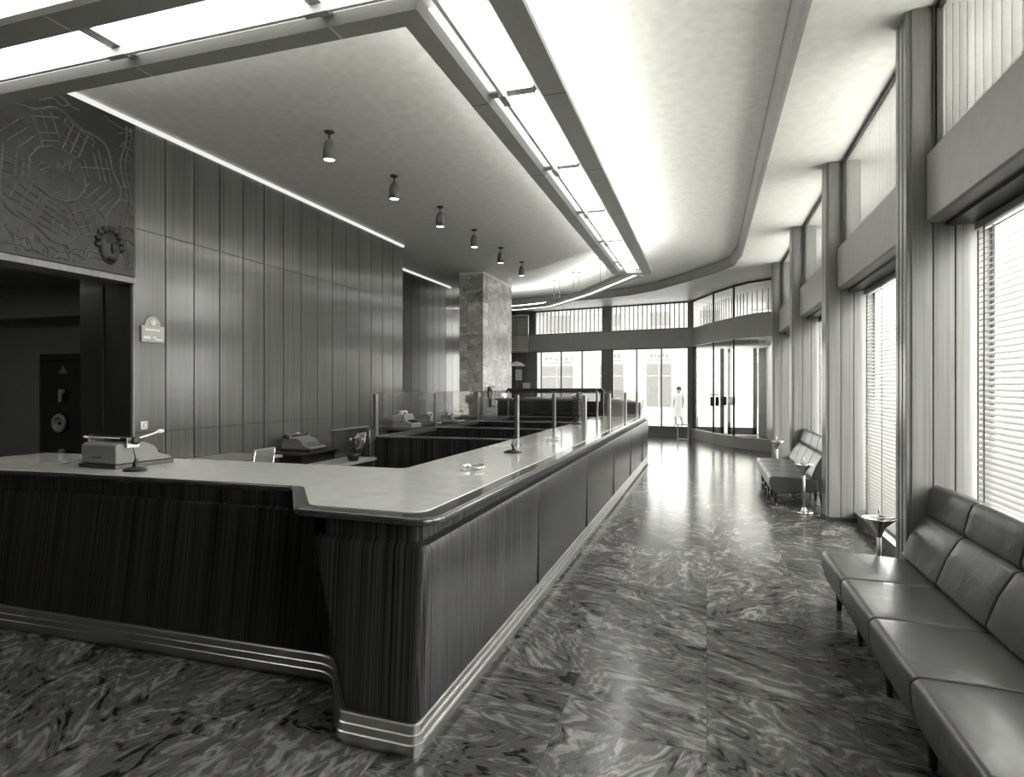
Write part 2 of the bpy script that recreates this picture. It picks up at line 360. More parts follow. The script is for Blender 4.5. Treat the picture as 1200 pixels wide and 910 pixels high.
clipr(bm, [(cy+.27*cos(t), cz+.25*sin(t)) for t in [2*PI*i/12+.2 for i in range(13)]], .014)
NS = 9
for sct in range(NS):        # street grids, each quarter turned its own way
    t0 = sct*2*PI/NS+.1; tm = t0+PI/NS; ph = tm+random.uniform(-.5, .5); sp_ = random.uniform(.055, .085)
    for ax in (0, 1):
        for k in range(-7, 8):
            run = []; off = k*sp_*(1 if ax else 1.35); ang = ph+ax*PI/2
            if random.random() < .12: continue
            for q in range(61):
                l = -.6+.02*q; cx_ = .43*cos(tm); cz_ = .43*sin(tm)
                p = (cx_+l*cos(ang)-off*sin(ang), cz_+l*sin(ang)+off*cos(ang)); rr = sqrt(p[0]**2+p[1]**2); th = (math.atan2(p[1], p[0])-t0) % (2*PI)
                if .25 < rr < .575 and .03 < th < 2*PI/NS-.03: run.append((cy+p[0], cz+p[1]))
                else:
                    if len(run) > 2: clipr(bm, run, .013, .014)
                    run = []
            if len(run) > 2: clipr(bm, run, .013, .014)
for k in range(26):         # crooked lanes of the old centre
    t = random.uniform(0, 2*PI); r0 = random.uniform(.02, .16); t2 = t+random.uniform(-.8, .8); r1 = min(.23, r0+random.uniform(.05, .1))
    clipr(bm, [(cy+r0*cos(t), cz+r0*sin(t)), (cy+r1*cos(t2), cz+r1*sin(t2))], .009, .009)
for k in range(150):         # country lanes, river and hills outside the walls
    a, b = random.uniform(2.45, 5.0), random.choice([random.uniform(2.9, 3.15), random.uniform(4.2, 4.45), random.uniform(2.9, 4.45)])
    if (a-cy)**2+(b-cz)**2 < .45: continue
    t = random.uniform(0, 2*PI); pts = [(a, b)]
    for q in range(26):
        t += random.uniform(-.7, .7); a += .022*cos(t); b += .022*sin(t); pts.append((a, b))
        if (a-cy)**2+(b-cz)**2 < .42: break
    clipr(bm, pts, .013, .012)
for off in (0, .05):
    clipr(bm, [(4.90+off+.035*sin(9*z), z) for z in [2.9+.03*i for i in range(52)]], .016, .018)
for k in range(9):
    z = 3.2+.14*k; clipr(bm, [(4.93+.08*cos(t), z+.035*sin(t)) for t in [PI*i/8 for i in range(9)]], .012, .016)
obj('streets', bm, M['relief_hi'], mp_)
bm = BM(); X = XW+.03       # grotesque mask low on the right
sphere(bm, (X, 4.74, 3.12), .12, (.45, 1, 1.45)); sphere(bm, (X+.055, 4.74, 3.11), .03, (1, .7, 1.9)); sphere(bm, (X+.035, 4.74, 3.00), .045, (.8, 1.1, .5)); sphere(bm, (X+.03, 4.70, 3.17), .025); sphere(bm, (X+.03, 4.78, 3.17), .025)
for k in range(9):
    t = -.2+k*(PI+.4)/8; sphere(bm, (X+.01, 4.74+.13*cos(t), 3.16+.15*sin(t)), .034)
obj('mask', bm, M['relief'], mp_, smooth=True)

# column -------------------------------------------------------------------
bm = BM(); box(bm, -5.9, 14.27, 0, -5.27, 16.6, ZR); tag(obj('marble_column', bm, M['column']), 'square marble clad column standing against the left wall', 'column')
bm = BM(); box(bm, -5.91, 14.255, ZC-.06, -5.255, 16.61, ZC); struct(obj('trim_7', bm, M['white']))

# right side piers, bands, clerestory, blinds ------------------------------------
def pier(y, n, far=False):
    bm = BM(); 
    box(bm, 1.47, y-.14, 0, 2.06, y+.14, ZR)
    for k in range(3): box(bm, 1.445, y-.14+.098*k+.004, .0, 1.48, y-.14+.098*k+.080, ZC)
    for s in (-1, 1):
        for k in range(4):
            x0 = 1.475+.142*k; ya, yb = (y-.152, y-.14) if s < 0 else (y+.14, y+.152)
            box(bm, x0+.004, ya, .04, x0+.138, yb, ZC)
    struct(obj('trim_%d' % n, bm, M['pier_wood'], bevel=.004, seg=1))
    bm = BM(); box(bm, 1.44, y-.165, 0, 2.06, y+.165, .05); struct(obj('baseboard_right', bm, M['dkmetal']))
for i, y in enumerate(PIERS): pier(y, 10+i)
def bay(y0, y1, i):
    a, b = y0+.152, y1-.152
    bm = BM()     # deep pelmet box below the clerestory
    prism_y(bm, [(1.575, 2.945), (1.60, 2.93), (2.0, 2.93), (2.0, 3.46), (1.60, 3.46), (1.575, 3.44)], a, b)
    struct(obj('trim_%d' % (20+i), bm, M['band'], bevel=.006))
    bm = BM(); box(bm, 1.70, a, 2.90, 1.98, b, 2.93); struct(obj('trim_%d' % (30+i), bm, M['dkmetal']))
    bm = BM(); box(bm, 1.80, a, 0, 2.06, b, .10); box(bm, 1.77, a, .10, 2.06, b, .13); box(bm, 2.0, a, 2.93, 2.06, b, 3.46); struct(obj('wall_right', bm, M['pier_wood']))
    w = struct(empty('window_%d' % (i+1)))
    bm = BM()
    for q in (a, (a+b)/2-.02, b-.05): box(bm, 1.99, q, .13, 2.04, q+.05, 2.93)
    box(bm, 1.99, a, .13, 2.04, b, .18); box(bm, 1.99, a, 2.86, 2.04, b, 2.93); obj('window_frame', bm, M['steel'], w)
    bm = BM(); box(bm, 2.012, a, .15, 2.018, b, 2.9); obj('pane', bm, M['glass'], w)
    # blind
    t = empty('venetian_blind', (1.9, (a+b)/2, .135))
    tag(t, 'full height white venetian blind ' + ['in the bay beside the camera', 'behind the near grey leather bench', 'in the bay with no bench, behind the ashtray stand', 'behind the far grey leather bench', 'in the last bay before the glass entrance'][i], 'window blind', 'venetian blinds along the window wall')
    bm = BM(); zz = .17
    while zz < 2.84:
        vs = []
        for q in range(4):
            s = (q/3-.5); x = 1.895+s*.046; z = zz+s*.030+.004*(1-4*s*s); vs.append([bm.verts.new((x, a+.06, z)), bm.verts.new((x, b-.06, z))])
        for p, q in zip(vs, vs[1:]): bm.faces.new((p[0], q[0], q[1], p[1]))
        zz += .042
    obj('slats', bm, M['slat'], t, smooth=True)
    bm = BM(); n = 5
    for q in range(n):
        yy = a+.2+(b-a-.4)*q/(n-1)
        for x in (1.866, 1.922): box(bm, x, yy-.012, .15, x+.0015, yy+.012, 2.85)
    obj('ladder_tape', bm, M['grey'], t)
    bm = BM(); box(bm, 1.862, a+.05, 2.84, 1.93, b-.05, 2.89); obj('head_rail', bm, M['ltgrey'], t)
    bm = BM(); box(bm, 1.875, a+.06, .135, 1.915, b-.06, .155); obj('bottom_rail', bm, M['ltgrey'], t)
    # clerestory
    w = struct(empty('window_%d' % (i+11)))
    bm = BM(); box(bm, 1.63, a, 3.46, 1.67, b, 3.50); box(bm, 1.63, a, ZC-.04, 1.67, b, ZC); box(bm, 1.63, a, 3.5, 1.67, a+.04, ZC-.04); box(bm, 1.63, b-.04, 3.5, 1.67, b, ZC-.04)
    box(bm, 1.99, a, 3.46, 2.05, b, 3.52); obj('window_frame', bm, M['dkmetal'], w)
    bm = BM(); box(bm, 1.645, a+.04, 3.50, 1.648, b-.04, ZC-.04); obj('pane', bm, M['glass'], w)
    bm = BM(); k = int((b-a-.1)/.125)
    for q in range(k):
        yy = a+.07+q*(b-a-.1)/k; c, s = cos(.5), sin(.5)
        v = [bm.verts.new((1.70-.0, yy, 3.48)), bm.verts.new((1.70+.055*.6, yy+.115, 3.48)), bm.verts.new((1.70+.055*.6, yy+.115, ZC-.01)), bm.verts.new((1.70, yy, ZC-.01))]
        bm.faces.new(v)
    obj('louvers', bm, M['louver'], w)
    bm = BM()
    for q in range(k):
        yy = a+.07+q*(b-a-.1)/k; box(bm, 1.65, yy-.006, 3.48, 1.70, yy+.004, ZC-.01)
    obj('glazing_bar', bm, M['grey'], w)
    bm = BM()
    for zz in (3.56, ZC-.12):
        lathe(bm, [(.012, 0), (.012, .02), (.0, .025)], n=10, mtx=Matrix.Translation((1.645, a+.06, zz)) @ Matrix.Rotation(-PI/2, 4, 'Y'), cap=False)
    obj('fixing', bm, M['chrome'], w)
for i, (y0, y1) in enumerate(zip(PIERS, PIERS[1:])): bay(y0, y1, i)
bm = BM(); box(bm, 1.63, 15.54, 0, 2.06, 17.6, ZR); struct(obj('wall_right', bm, M['pier_wood']))

# ------------------------------------------------------------------ far wall, entrance
BL, BR = Vector((-6.3, 22.45)), Vector((-.44, 21.25))
bd = (BR-BL).normalized(); bn = Vector((-bd.y, bd.x)); BLEN = (BR-BL).length; BANG = math.atan2(bd.y, bd.x)
BM4 = Matrix.Translation((BL.x, BL.y, 0)) @ Matrix.Rotation(BANG, 4, 'Z')   # local x along the wall, local +y outwards
def bbox(bm, x0, y0, z0, x1, y1, z1): box(bm, x0, y0, z0, x1, y1, z1, BM4)
def s_at(px):   # where the sight line through a column of the picture crosses the far wall (a survey of the mullion spacing)
    u = (px-600)/720; d = Vector((u*.9533-.3018, u*.3018+.9533))
    den = d.x*bd.y-d.y*bd.x; t = (BL.x*bd.y-BL.y*bd.x)/den; return (d*t-BL).dot(bd)
bm = BM(); bbox(bm, -1.0, -.10, 3.03, BLEN, .12, 3.64); struct(obj('trim_40', bm, M['lit_band']))  # band colour lightened at this end in place of the light falling there
bm = BM(); bbox(bm, -1.0, 0, 0, BLEN, .16, .28); bbox(bm, -1.0, -.06, .28, BLEN, .16, .32); struct(obj('wall_far', bm, M['band']))
bm = BM(); bbox(bm, -1.0, -.02, 0, s_at(628), .12, ZR)
for k in range(6): bbox(bm, -.95+.19*k, -.04, 0, -.95+.19*k+.17, -.02, ZC)
bbox(bm, s_at(706), -.06, 0, s_at(717), .12, ZR); bbox(bm, s_at(806), -.05, 0, BLEN, .12, ZR)
struct(obj('wall_far', bm, M['pier_wood']))
bm = BM(); bbox(bm, -1, 0, ZC-.01, BLEN, .12, ZR); struct(obj('wall_far', bm, M['band']))
def far_window(n, pa, pb, mull):
    a, b = s_at(pa), s_at(pb)
    w = struct(empty('window_%d' % n)); bm = BM()
    for x in [a+.02]+[s_at(m) for m in mull]+[b-.02]: bbox(bm, x-.02, 0, .32, x+.02, .06, 3.03)
    bbox(bm, a, 0, 2.99, b, .06, 3.03); bbox(bm, a, 0, .32, b, .06, .36); obj('window_frame', bm, M['dkmetal'], w)
    bm = BM(); bbox(bm, a, .028, .34, b, .034, 3.0); obj('pane', bm, M['glass'], w)
    w = struct(empty('window_%d' % (n+1))); bm = BM()
    bbox(bm, a, 0, 3.64, b, .05, 3.68); bbox(bm, a, 0, ZC-.05, b, .05, ZC); obj('window_frame', bm, M['dkmetal'], w)
    bm = BM(); k = int((b-a)/.155)
    for q in range(k+1):
        x = a+(b-a)*q/k; bbox(bm, x-.012, -.02, 3.66, x+.012, .07, ZC-.03)
    obj('louvers', bm, M['ltgrey'], w)
    bm = BM(); bbox(bm, a, .08, 3.66, b, .085, ZC-.03); obj('pane', bm, M['glass'], w)
far_window(41, 628, 706, [634, 657.5, 682]); far_window(43, 717, 807, [746, 775])

# glass entrance screen, bent in plan
ent = [(-.44, 21.25), (.2, 19.5), (.73, 18.4), (1.12, 17.8), (1.72, 17.35)]
bm = BM(); sweep(bm, ent, [(0, 3.04), (.05, 3.04), (.05, 3.64), (-.10, 3.64), (-.10, 3.04)], closed=True); struct(obj('trim_41', bm, M['lit_band']))
bm = BM(); sweep(bm, ent, [(.04, 0), (.04, .30), (.02, .32), (-.06, .32), (-.06, 0)], closed=True); struct(obj('baseboard_far', bm, M['lit_band']))
bm = BM(); sweep(bm, ent, [(.02, ZC-.05), (.02, ZR), (-.04, ZR), (-.04, ZC-.05)], closed=True); struct(obj('trim_42', bm, M['dkmetal']))
es = struct(empty('window_45'))
bm = BM()
for p in (ent[0], ent[1], ent[2], ent[4]): lathe(bm, [(.028, 0), (.028, ZC)], p[0]-.0, p[1], 0, n=10)
obj('mullion', bm, M['dkmetal'], es)
bm = BM(); sweep(bm, ent, [(.003, .32), (.003, 3.04), (-.003, 3.04), (-.003, .32)], closed=True); sweep(bm, ent, [(.003, 3.64), (.003, ZC-.05), (-.003, ZC-.05), (-.003, 3.64)], closed=True)
obj('pane', bm, M['glass'], es)
bm = BM(); sweep(bm, offset_path(ent, -.18), [(.0, 3.66), (.0, 3.70), (-.03, 3.70), (-.03, 3.66)], closed=True)
P = offset_path(ent, -.35)
for a, b in zip(P, P[1:]):
    a, b = Vector(a), Vector(b); L_ = (b-a).length; k = int(L_/.16)
    for q in range(k):
        p = a+(b-a)*(q+.5)/k; box(bm, p.x-.012, p.y-.012, 3.66, p.x+.012, p.y+.012, 4.35)
obj('louvers', bm, M['ltgrey'], es)
# push plates on the glass doors of the screen
for (x, y, n) in ((.2, 19.5, 1),):
    bm = BM(); box(bm, x-.10, y-.09, 1.12, x+.03, y-.05, 1.40); box(bm, x+.05, y-.09, 1.12, x+.16, y-.05, 1.40); box(bm, x-.12, y-.12, 1.44, x+.16, y-.10, 1.47)
    obj('push_handle', bm, M['dkmetal'], es, bevel=.005)
# street doors behind the screen
dr = struct(empty('door_1'))
DY = 23.0
def dx(px): u = (px-600)/720; return DY*(u*.9533-.3018)/(u*.3018+.9533)
xa, xm0, xm1, xb = dx(815), dx(848.5), dx(852.5), dx(887)
bm = BM()
for a, b in ((xa, xm0), (xm1, xb)):
    box(bm, a, DY, 0.02, a+.10, DY+.05, 3.2); box(bm, b-.13, DY, .02, b, DY+.05, 3.2); box(bm, a, DY, .02, b, DY+.05, .27); box(bm, a, DY, 3.05, b, DY+.05, 3.2)
obj('door_leaf', bm, M['band'], dr, bevel=.005)
bm = BM(); box(bm, xa+.1, DY+.02, .27, xm0-.1, DY+.026, 3.05); obj('pane', bm, M['frost'], dr)
bm = BM(); box(bm, xm1, DY+.02, .27, xb-.13, DY+.026, 3.05); obj('pane', bm, M['frost'], dr)
bm = BM(); box(bm, xm0-.10, DY-.09, 1.05, xm0+.08, DY-.05, 1.35); box(bm, xm1+.02, DY-.09, 1.05, xm1+.26, DY-.05, 1.35); obj('push_handle', bm, M['dkmetal'], dr, bevel=.005)
bm = BM(); box(bm, xa-.14, DY-.03, 0, xa, DY+.08, 3.35); box(bm, xa-.14, DY-.03, 3.2, xb+.05, DY+.08, 3.35); struct(obj('trim_43', bm, M['pier_wood']))
bm = BM(); box(bm, xa-.14, DY, 3.35, 3.6, DY+.1, 3.62); box(bm, -.6, 21.4, 3.04, 3.6, DY, 3.10); struct(obj('ceiling', bm, M['white']))
bm = BM(); box(bm, xb+.05, DY-.02, 0, 3.6, DY+.1, 3.3)
for r in range(8):
    for c in range(4): box(bm, xb+.06+.5*c, DY-.035, .42*r+.01, xb+.06+.5*c+.48, DY-.02, .42*r+.40)
struct(obj('wall_porch', bm, M['ltgrey'])).name = 'wall_entrance'
bm = BM(); box(bm, 1.95, 17.3, 0, 2.06, DY, ZR); struct(obj('wall_right', bm, M['ltgrey']))
bm = BM(); box(bm, -.45, 21.3, 0, -.33, DY, 3.3); struct(obj('wall_entrance', bm, M['pier_wood']))

# street outside ---------------------------------------------------------------
bm = BM(); box(bm, -40, 24, -.12, 40, 60, -.02); box(bm, 2.2, -15, -.12, 40, 24, -.02); struct(obj('ground', bm, M['pave'])).name = 'floor_street'
def building(name, x0, x1, y, h, label, shopw, sign):
    t = empty(name, ((x0+x1)/2, y, 0)); tag(t, label, 'building', None)
    bm = BM(); box(bm, x0, y, -.02, x1, y+6, h); box(bm, x0-.1, y-.15, 4.2, x1+.1, y, 4.5); obj('wall', bm, M['stone'], t)
    k = int((x1-x0)/shopw)
    for q in range(k):
        a = x0+(x1-x0)*(q+.12)/k; b = x0+(x1-x0)*(q+.62)/k
        bm = BM(); box(bm, a, y-.05, .6, b, y, 3.0); f = obj('window', bm, M['shop'], t)
        bm = BM(); box(bm, (a+b)/2-.03, y-.08, .6, (a+b)/2+.03, y-.05, 3.0); box(bm, a, y-.08, 2.3, b, y-.05, 2.36); obj('mullion', bm, M['stone'], f)
        bm = BM(); box(bm, a, y-.1, 3.25, b, y-.02, 3.75); sg = obj('shop_sign', bm, M['white'], t)
        for j in range(5):      # marks too soft in the photograph to read
            bm = BM(); xx = a+.2+(b-a-.3)*j/5; box(bm, xx, y-.12, 3.36+.05*(j % 2), xx+.16, y-.1, 3.60-.04*(j % 3))
            obj('mark', bm, M['shop'], sg)
        for zz in (5.2, 8.2):
            bm = BM(); box(bm, a+.2, y-.04, zz, b-.1, y, zz+1.7); obj('window', bm, M['shop'], t)
    return t
building('apartment_building', -22, -6.6, 38, 11, 'pale stone building across the street seen through the left far window', 3.2, 1)
building('shop_building', -6.3, 4.5, 36, 11, 'pale shop front with signs across the street seen through right far window', 2.6, 1)

# ------------------------------------------------------------------ the counter
CT = empty('bank_counter', (-1.25, 2.6, 0)); tag(CT, 'long L shaped bank counter of dark striped wood with a pale top', 'counter')
YE = 15.3
out_top = fillet([(XW+.003, 3.172), (-2.44, 3.20), (-2.0, 2.635), (-1.20, 2.58), (-1.20, YE), (-2.16, YE), (-2.16, 4.14), (XW+.003, 4.14)], [0, .06, .10, .13, .42, .3, .06, 0])
in_top = fillet([(XW+.004, 3.188), (-2.37, 3.225), (-1.965, 2.72), (-1.31, 2.70), (-1.31, YE-.08), (-2.15, YE-.08), (-2.15, 4.13), (XW+.004, 4.13)], [0, .14, .12, .10, .34, .3, .06, 0])
bm = BM(); prism(bm, out_top, 1.045, 1.087); obj('nosing', bm, M['nosing'], CT, bevel=.018, seg=3)
bm = BM(); prism(bm, in_top, 1.06, 1.091); obj('countertop', bm, M['laminate'], CT, bevel=.002, seg=1)
def lid(pts_top, pts_bot, zt, zb, rows=1, curve=None):
    bm = BM(); rings = []
    for k in range(rows+1):
        f = k/rows
        rings.append([bm.verts.new((a[0]*(1-f)+b[0]*f, a[1]*(1-f)+b[1]*f, zt*(1-f)+zb*f)) for a, b in zip(pts_top, pts_bot)])
    n = len(pts_top)
    for a, b in zip(rings, rings[1:]):
        for i in range(n): bm.faces.new((a[i], a[(i+1) % n], b[(i+1) % n], b[i]))
    bm.faces.new(rings[0]); bm.faces.new(rings[-1][::-1]); return bm
R_ = [0, .22, .05, .05, .30, .1, .05, 0]
mk = lambda y1, xa, ya, x, yf, ye, xi=-2.08: fillet([(XW+.003, y1), (xa-.36, y1), (xa, ya), (x, yf), (x, ye), (xi, ye), (xi, 4.05), (XW+.003, 4.05)], R_)
recess = mk(3.24, -1.84, 2.67, -1.30, 2.64, 14.3)
sh1 = mk(3.22, -1.875, 2.67, -1.295, 2.65, 14.4); sh2 = mk(3.175, -1.885, 2.64, -1.262, 2.625, 14.42); sh3 = mk(3.17, -1.88, 2.63, -1.250, 2.615, 14.42); bot = mk(3.07, -1.655, 2.575, -1.262, 2.555, 14.35)
obj('recess_band', lid(recess, recess, 1.05, .955), M['counter_wood'], CT)
bm = BM(); prism(bm, [(XW+.003, 3.185), (-2.425, 3.205), (-2.42, 3.30), (XW+.003, 3.30)], .915, 1.05); obj('fascia', bm, M['counter_wood'], CT, bevel=.006)
bm = BM(); rings = []
for pts, z in ((sh1, .962), (sh2, .948), (sh3, .915), (bot, .14)): rings.append([bm.verts.new((x, y, z)) for x, y in pts])
n = len(bot)
for a, b in zip(rings, rings[1:]):
    for i in range(n): bm.faces.new((a[i], a[(i+1) % n], b[(i+1) % n], b[i]))
bm.faces.new(rings[0])
o = obj('body', bm, M['counter_wood'], CT, smooth=True)
m_ = o.modifiers.new('es', 'EDGE_SPLIT'); m_.split_angle = radians(35)
plp = [(XW+.003, 3.04)]+mk(3.04, -1.67, 2.54, -1.25, 2.525, 14.35)[1:]
plp = plp[:-3]
bm = BM()
sweep(bm, plp, [(-.10, .156), (-.012, .156), (-.004, .150), (-.004, .112), (.004, .108), (.004, .072), (.012, .068), (.012, .032), (-.01, .028), (-.01, 0)])
obj('plinth', bm, M['steel'], CT)
for y in (4.65, 6.70, 8.75, 10.8, 12.85):   # vertical seams between the panels
    bm = BM(); box(bm, -1.264, y-.004, .16, -1.2495, y+.004, .93); obj('seam', bm, M['black'], CT)

# glazed teller partitions ---------------------------------------------------------
def teller(y, label, rail=False):
    t = empty('teller_partition', (-2.2, y, 0)); tag(t, label, 'partition', 'teller partitions behind the counter')
    bm = BM(); box(bm, -4.1, y-.03, 0, -2.21, y+.03, 1.045); obj('panel', bm, M['counter_wood'], t)
    bm = BM(); box(bm, -4.13, y-.04, 1.045, -2.21, y+.04, 1.065); obj('cap_rail', bm, M['steel'], t)
    for x, zb in ((-2.185, 1.0915), (-1.36, 1.0915)):
        bm = BM(); box(bm, x-.022, y-.03, zb, x+.022, y+.03, 1.60); obj('post', bm, M['steel'], t, bevel=.003, seg=1)
    bm = BM(); box(bm, -2.16, y-.004, 1.10, -1.385, y+.004, 1.64); obj('glass_pane', bm, M['screen_glass'], t)
    bm = BM(); box(bm, -4.1, y-.004, 1.07, -2.215, y+.004, 1.64); obj('glass_pane', bm, M['screen_glass'], t)
    if rail: bm = BM(); box(bm, -4.1, y-.02, 1.60, -2.2, y+.02, 1.66); obj('top_rail', bm, M['dkmetal'], t)
TY = [7.1, 9.0, 10.9, 12.8]
teller(TY[0], 'glazed teller partition with low dark panel, nearest along the counter')
teller(TY[1], 'glazed teller partition with low dark panel, second along the counter')
teller(TY[2], 'glazed teller partition with low dark panel, third along the counter')
teller(TY[3], 'glazed teller partition with dark top rail, farthest along the counter', True)
bc = empty('back_counter', (-4.5, 7.1, 0)); tag(bc, 'low dark back counter running behind the teller booths', 'back counter')
bm = BM(); box(bm, -4.95, 8.92, 0, -4.15, 13.6, 1.0); box(bm, -4.15, 7.14, 0, -4.13, 13.6, 1.0); obj('body', bm, M['counter_wood'], bc)
bm = BM(); box(bm, -4.97, 8.9, 1.0, -4.135, 13.6, 1.03); obj('top', bm, M['dark'], bc)
bm = BM(); box(bm, -4.99, 8.87, 1.0, -4.14, 8.9, 1.04); box(bm, -4.155, 7.13, 1.0, -4.115, 13.6, 1.045); obj('edge_strip', bm, M['steel'], bc)
gs = empty('glass_screen', (-4.125, 7.1, 1.045)); tag(gs, 'steel framed glass screen standing along the back counter', 'glass screen')
bm = BM(); box(bm, -4.128, 7.2, 1.06, -4.122, 12.8, 1.62); obj('glass_pane', bm, M['screen_glass'], gs)
for y in (7.14, 9.0, 10.9, 12.78):
    bm = BM(); box(bm, -4.155, y-.03, 1.046, -4.115, y+.03, 1.60); obj('post', bm, M['steel'], gs)
bm = BM(); box(bm, -4.131, 7.14, 1.046, -4.119, 12.8, 1.062); obj('glazing_bead', bm, M['steel'], gs)

# dark cabinet beyond the tellers
cb = empty('low_cabinet', (-3.4, 14.2, 0)); tag(cb, 'low dark cabinet with framed front beyond the last teller partition', 'cabinet')
bm = BM(); box(bm, -4.8, 14.0, 0, -2.7, 14.4, 1.38); obj('body', bm, M['black'], cb, bevel=.01)
bm = BM(); box(bm, -4.85, 13.96, 1.38, -2.65, 14.44, 1.42); obj('top', bm, M['desk'], cb)
for z in (.72, 1.04):
    bm = BM(); box(bm, -4.72, 13.98, z-.3, -2.78, 14.0, z-.01); d = obj('drawer', bm, M['dark'], cb)
    bm = BM(); box(bm, -3.85, 13.96, z-.14, -3.65, 13.98, z-.12); obj('handle', bm, M['steel'], d)
fr = empty('framed_screen', (-2.9, 15.1, 0)); tag(fr, 'dark framed screen rising above the far end of the teller booths', 'screen')
for x in (-4.9, -3.05, -2.45): bm = BM(); box(bm, x-.04, 15.06, 0, x+.04, 15.14, 1.62); obj('post', bm, M['dkmetal'], fr)
bm = BM(); box(bm, -4.9, 15.06, 1.54, -2.45, 15.14, 1.66); obj('top_rail', bm, M['dkmetal'], fr)
bm = BM(); box(bm, -4.86, 15.08, 0, -3.09, 15.12, 1.34); box(bm, -3.01, 15.08, 0, -2.49, 15.12, 1.34); obj('panel', bm, M['black'], fr)
# spiral card rack
rk = empty('card_rack', (-2.0, 9.85, 1.091)); tag(rk, 'dark upright rack of slanted card trays on the inner counter edge', 'card rack')
bm = BM(); lathe(bm, [(.012, 0), (.012, .52)], n=10); lathe(bm, [(.09, 0), (.09, .015), (.02, .03)], n=20)
bmesh.ops.translate(bm, verts=bm.verts, vec=(-2.0, 9.85, 1.091)); obj('stand', bm, M['dkmetal'], rk)
bm = BM()
for k in range(11):
    z = 1.091+.05+.042*k; box(bm, -.085, -.07, 0, .085, .07, .012, Matrix.Translation((-2.0, 9.85, z)) @ Matrix.Rotation(radians(-24), 4, 'Y'))
obj('trays', bm, M['dark'], rk)

# ------------------------------------------------------------------ machines, desk things
def typewriter(label, loc, rotz, sc=1, body='ltgrey', group=None, cat='typewriter'):
    t = empty('typewriter'); tag(t, label, cat, group)
    bm = BM()      # side profile (y = depth, z): back at -y, keyboard at +y
    pr = [(-.22, .03), (-.22, .17), (-.19, .185), (.02, .185), (.10, .15), (.14, .09), (.25, .055), (.25, .03)]
    a = [bm.verts.new((-.19, y, z)) for y, z in pr]; b = [bm.verts.new((.19, y, z)) for y, z in pr]; n = len(pr)
    bm.faces.new(a); bm.faces.new(b[::-1])
    for i in range(n): bm.faces.new((a[i], a[(i+1) % n], b[(i+1) % n], b[i]))
    obj('body', bm, M[body], t, bevel=.012)
    bm = BM(); box(bm, -.20, -.23, .0, .20, .26, .03); box(bm, -.07, -.224, .075, .04, -.219, .085); obj('base', bm, M['dkmetal'], t, bevel=.004)
    bm = BM(); lathe(bm, [(.026, -.23), (.026, .23)], n=18, mtx=Matrix.Translation((0, -.10, .205)) @ Matrix.Rotation(PI/2, 4, 'Y')); obj('platen', bm, M['black'], t, smooth=True)
    bm = BM(); box(bm, -.22, -.14, .183, .22, -.06, .195)
    for x in (-.215, .205): box(bm, x, -.15, .15, x+.012, -.05, .225)
    obj('carriage', bm, M['steel'], t, bevel=.003)
    for s in (-1, 1):
        bm = BM(); lathe(bm, [(.028, 0), (.032, .01), (.032, .03), (.02, .035)], n=16, mtx=Matrix.Translation((s*.222, -.10, .205)) @ Matrix.Rotation(s*PI/2, 4, 'Y'))
        obj('platen_knob', bm, M['black'], t, smooth=True)
    bm = BM(); tube(bm, [(.225, -.14, .21), (.24, -.05, .225), (.25, .03, .245), (.25, .08, .26)], .007); tube(bm, [(-.22, -.12, .21), (-.25, -.16, .225)], .008)
    sphere(bm, (.25, .10, .262), .016, (1, 2, 1)); tube(bm, [(-.15, -.16, .222), (.15, -.16, .222)], .004); obj('return_lever', bm, M['white'], t, smooth=True)
    for r in range(4):
        bm = BM()
        for k in range(11): lathe(bm, [(.0065, 0), (.0075, .006), (.005, .009)], -.135+.027*k+.006*r, .105+.032*r, .125-.018*r+.004, n=8)
        obj('key_row', bm, M['black'], t)
    t.location = loc; t.rotation_euler = (0, 0, rotz); t.scale = (sc, sc, sc); return t
typewriter('grey office typewriter seen from behind at the left end of the pale counter', (-4.33, 3.67, 1.0915), radians(-4), 1, 'grey')
typewriter('grey typewriter on the small dark desk against the panelled wall', (-5.46, 7.42, .80), -PI/2, 1.0, 'grey')

def copy_tree(o, parent=None):
    c = o.copy(); C.objects.link(c)
    if parent is not None: c.parent = parent
    for ch in [q for q in kids.get(o.name, [])]: copy_tree(ch, c)
    return c
kids = {}
def reg(o):
    kids.clear()
    for q in bpy.data.objects:
        if q.parent is not None: kids.setdefault(q.parent.name, []).append(q)
def dup(o, loc, label, rotz=None):
    reg(o); c = copy_tree(o); c.location = loc; c['label'] = label
    if rotz is not None: c.rotation_euler = (0, 0, rotz)
    return c

def penstand():
    t = empty('pen_stand'); tag(t, 'black desk pen stand beside the typewriter on the pale counter', 'pen stand', 'pen stands on the counter')
    bm = BM(); lathe(bm, [(.0, 0), (.082, 0), (.085, .010), (.06, .022), (.02, .030), (.0, .030)], n=28, cap=False)
    bmesh.ops.scale(bm, vec=(1, .75, 1), verts=bm.verts); obj('base', bm, M['black'], t, smooth=True)
    bm = BM(); tube(bm, [(.01, 0, .025), (.0, .0, .055), (-.012, 0, .085)], .011, r2=.014); obj('socket', bm, M['black'], t, smooth=True)
    bm = BM(); tube(bm, [(-.008, 0, .075), (.0, 0, .11), (.012, 0, .165)], .006, r2=.003); obj('pen', bm, M['dkmetal'], t, smooth=True)
    return t
p1 = penstand(); p1.location = (-3.95, 3.42, 1.0915); p1.rotation_euler = (0, 0, radians(200))
dup(p1, (-1.70, 5.40, 1.0915), 'black desk pen stand on the long counter before the glass partitions', radians(10))
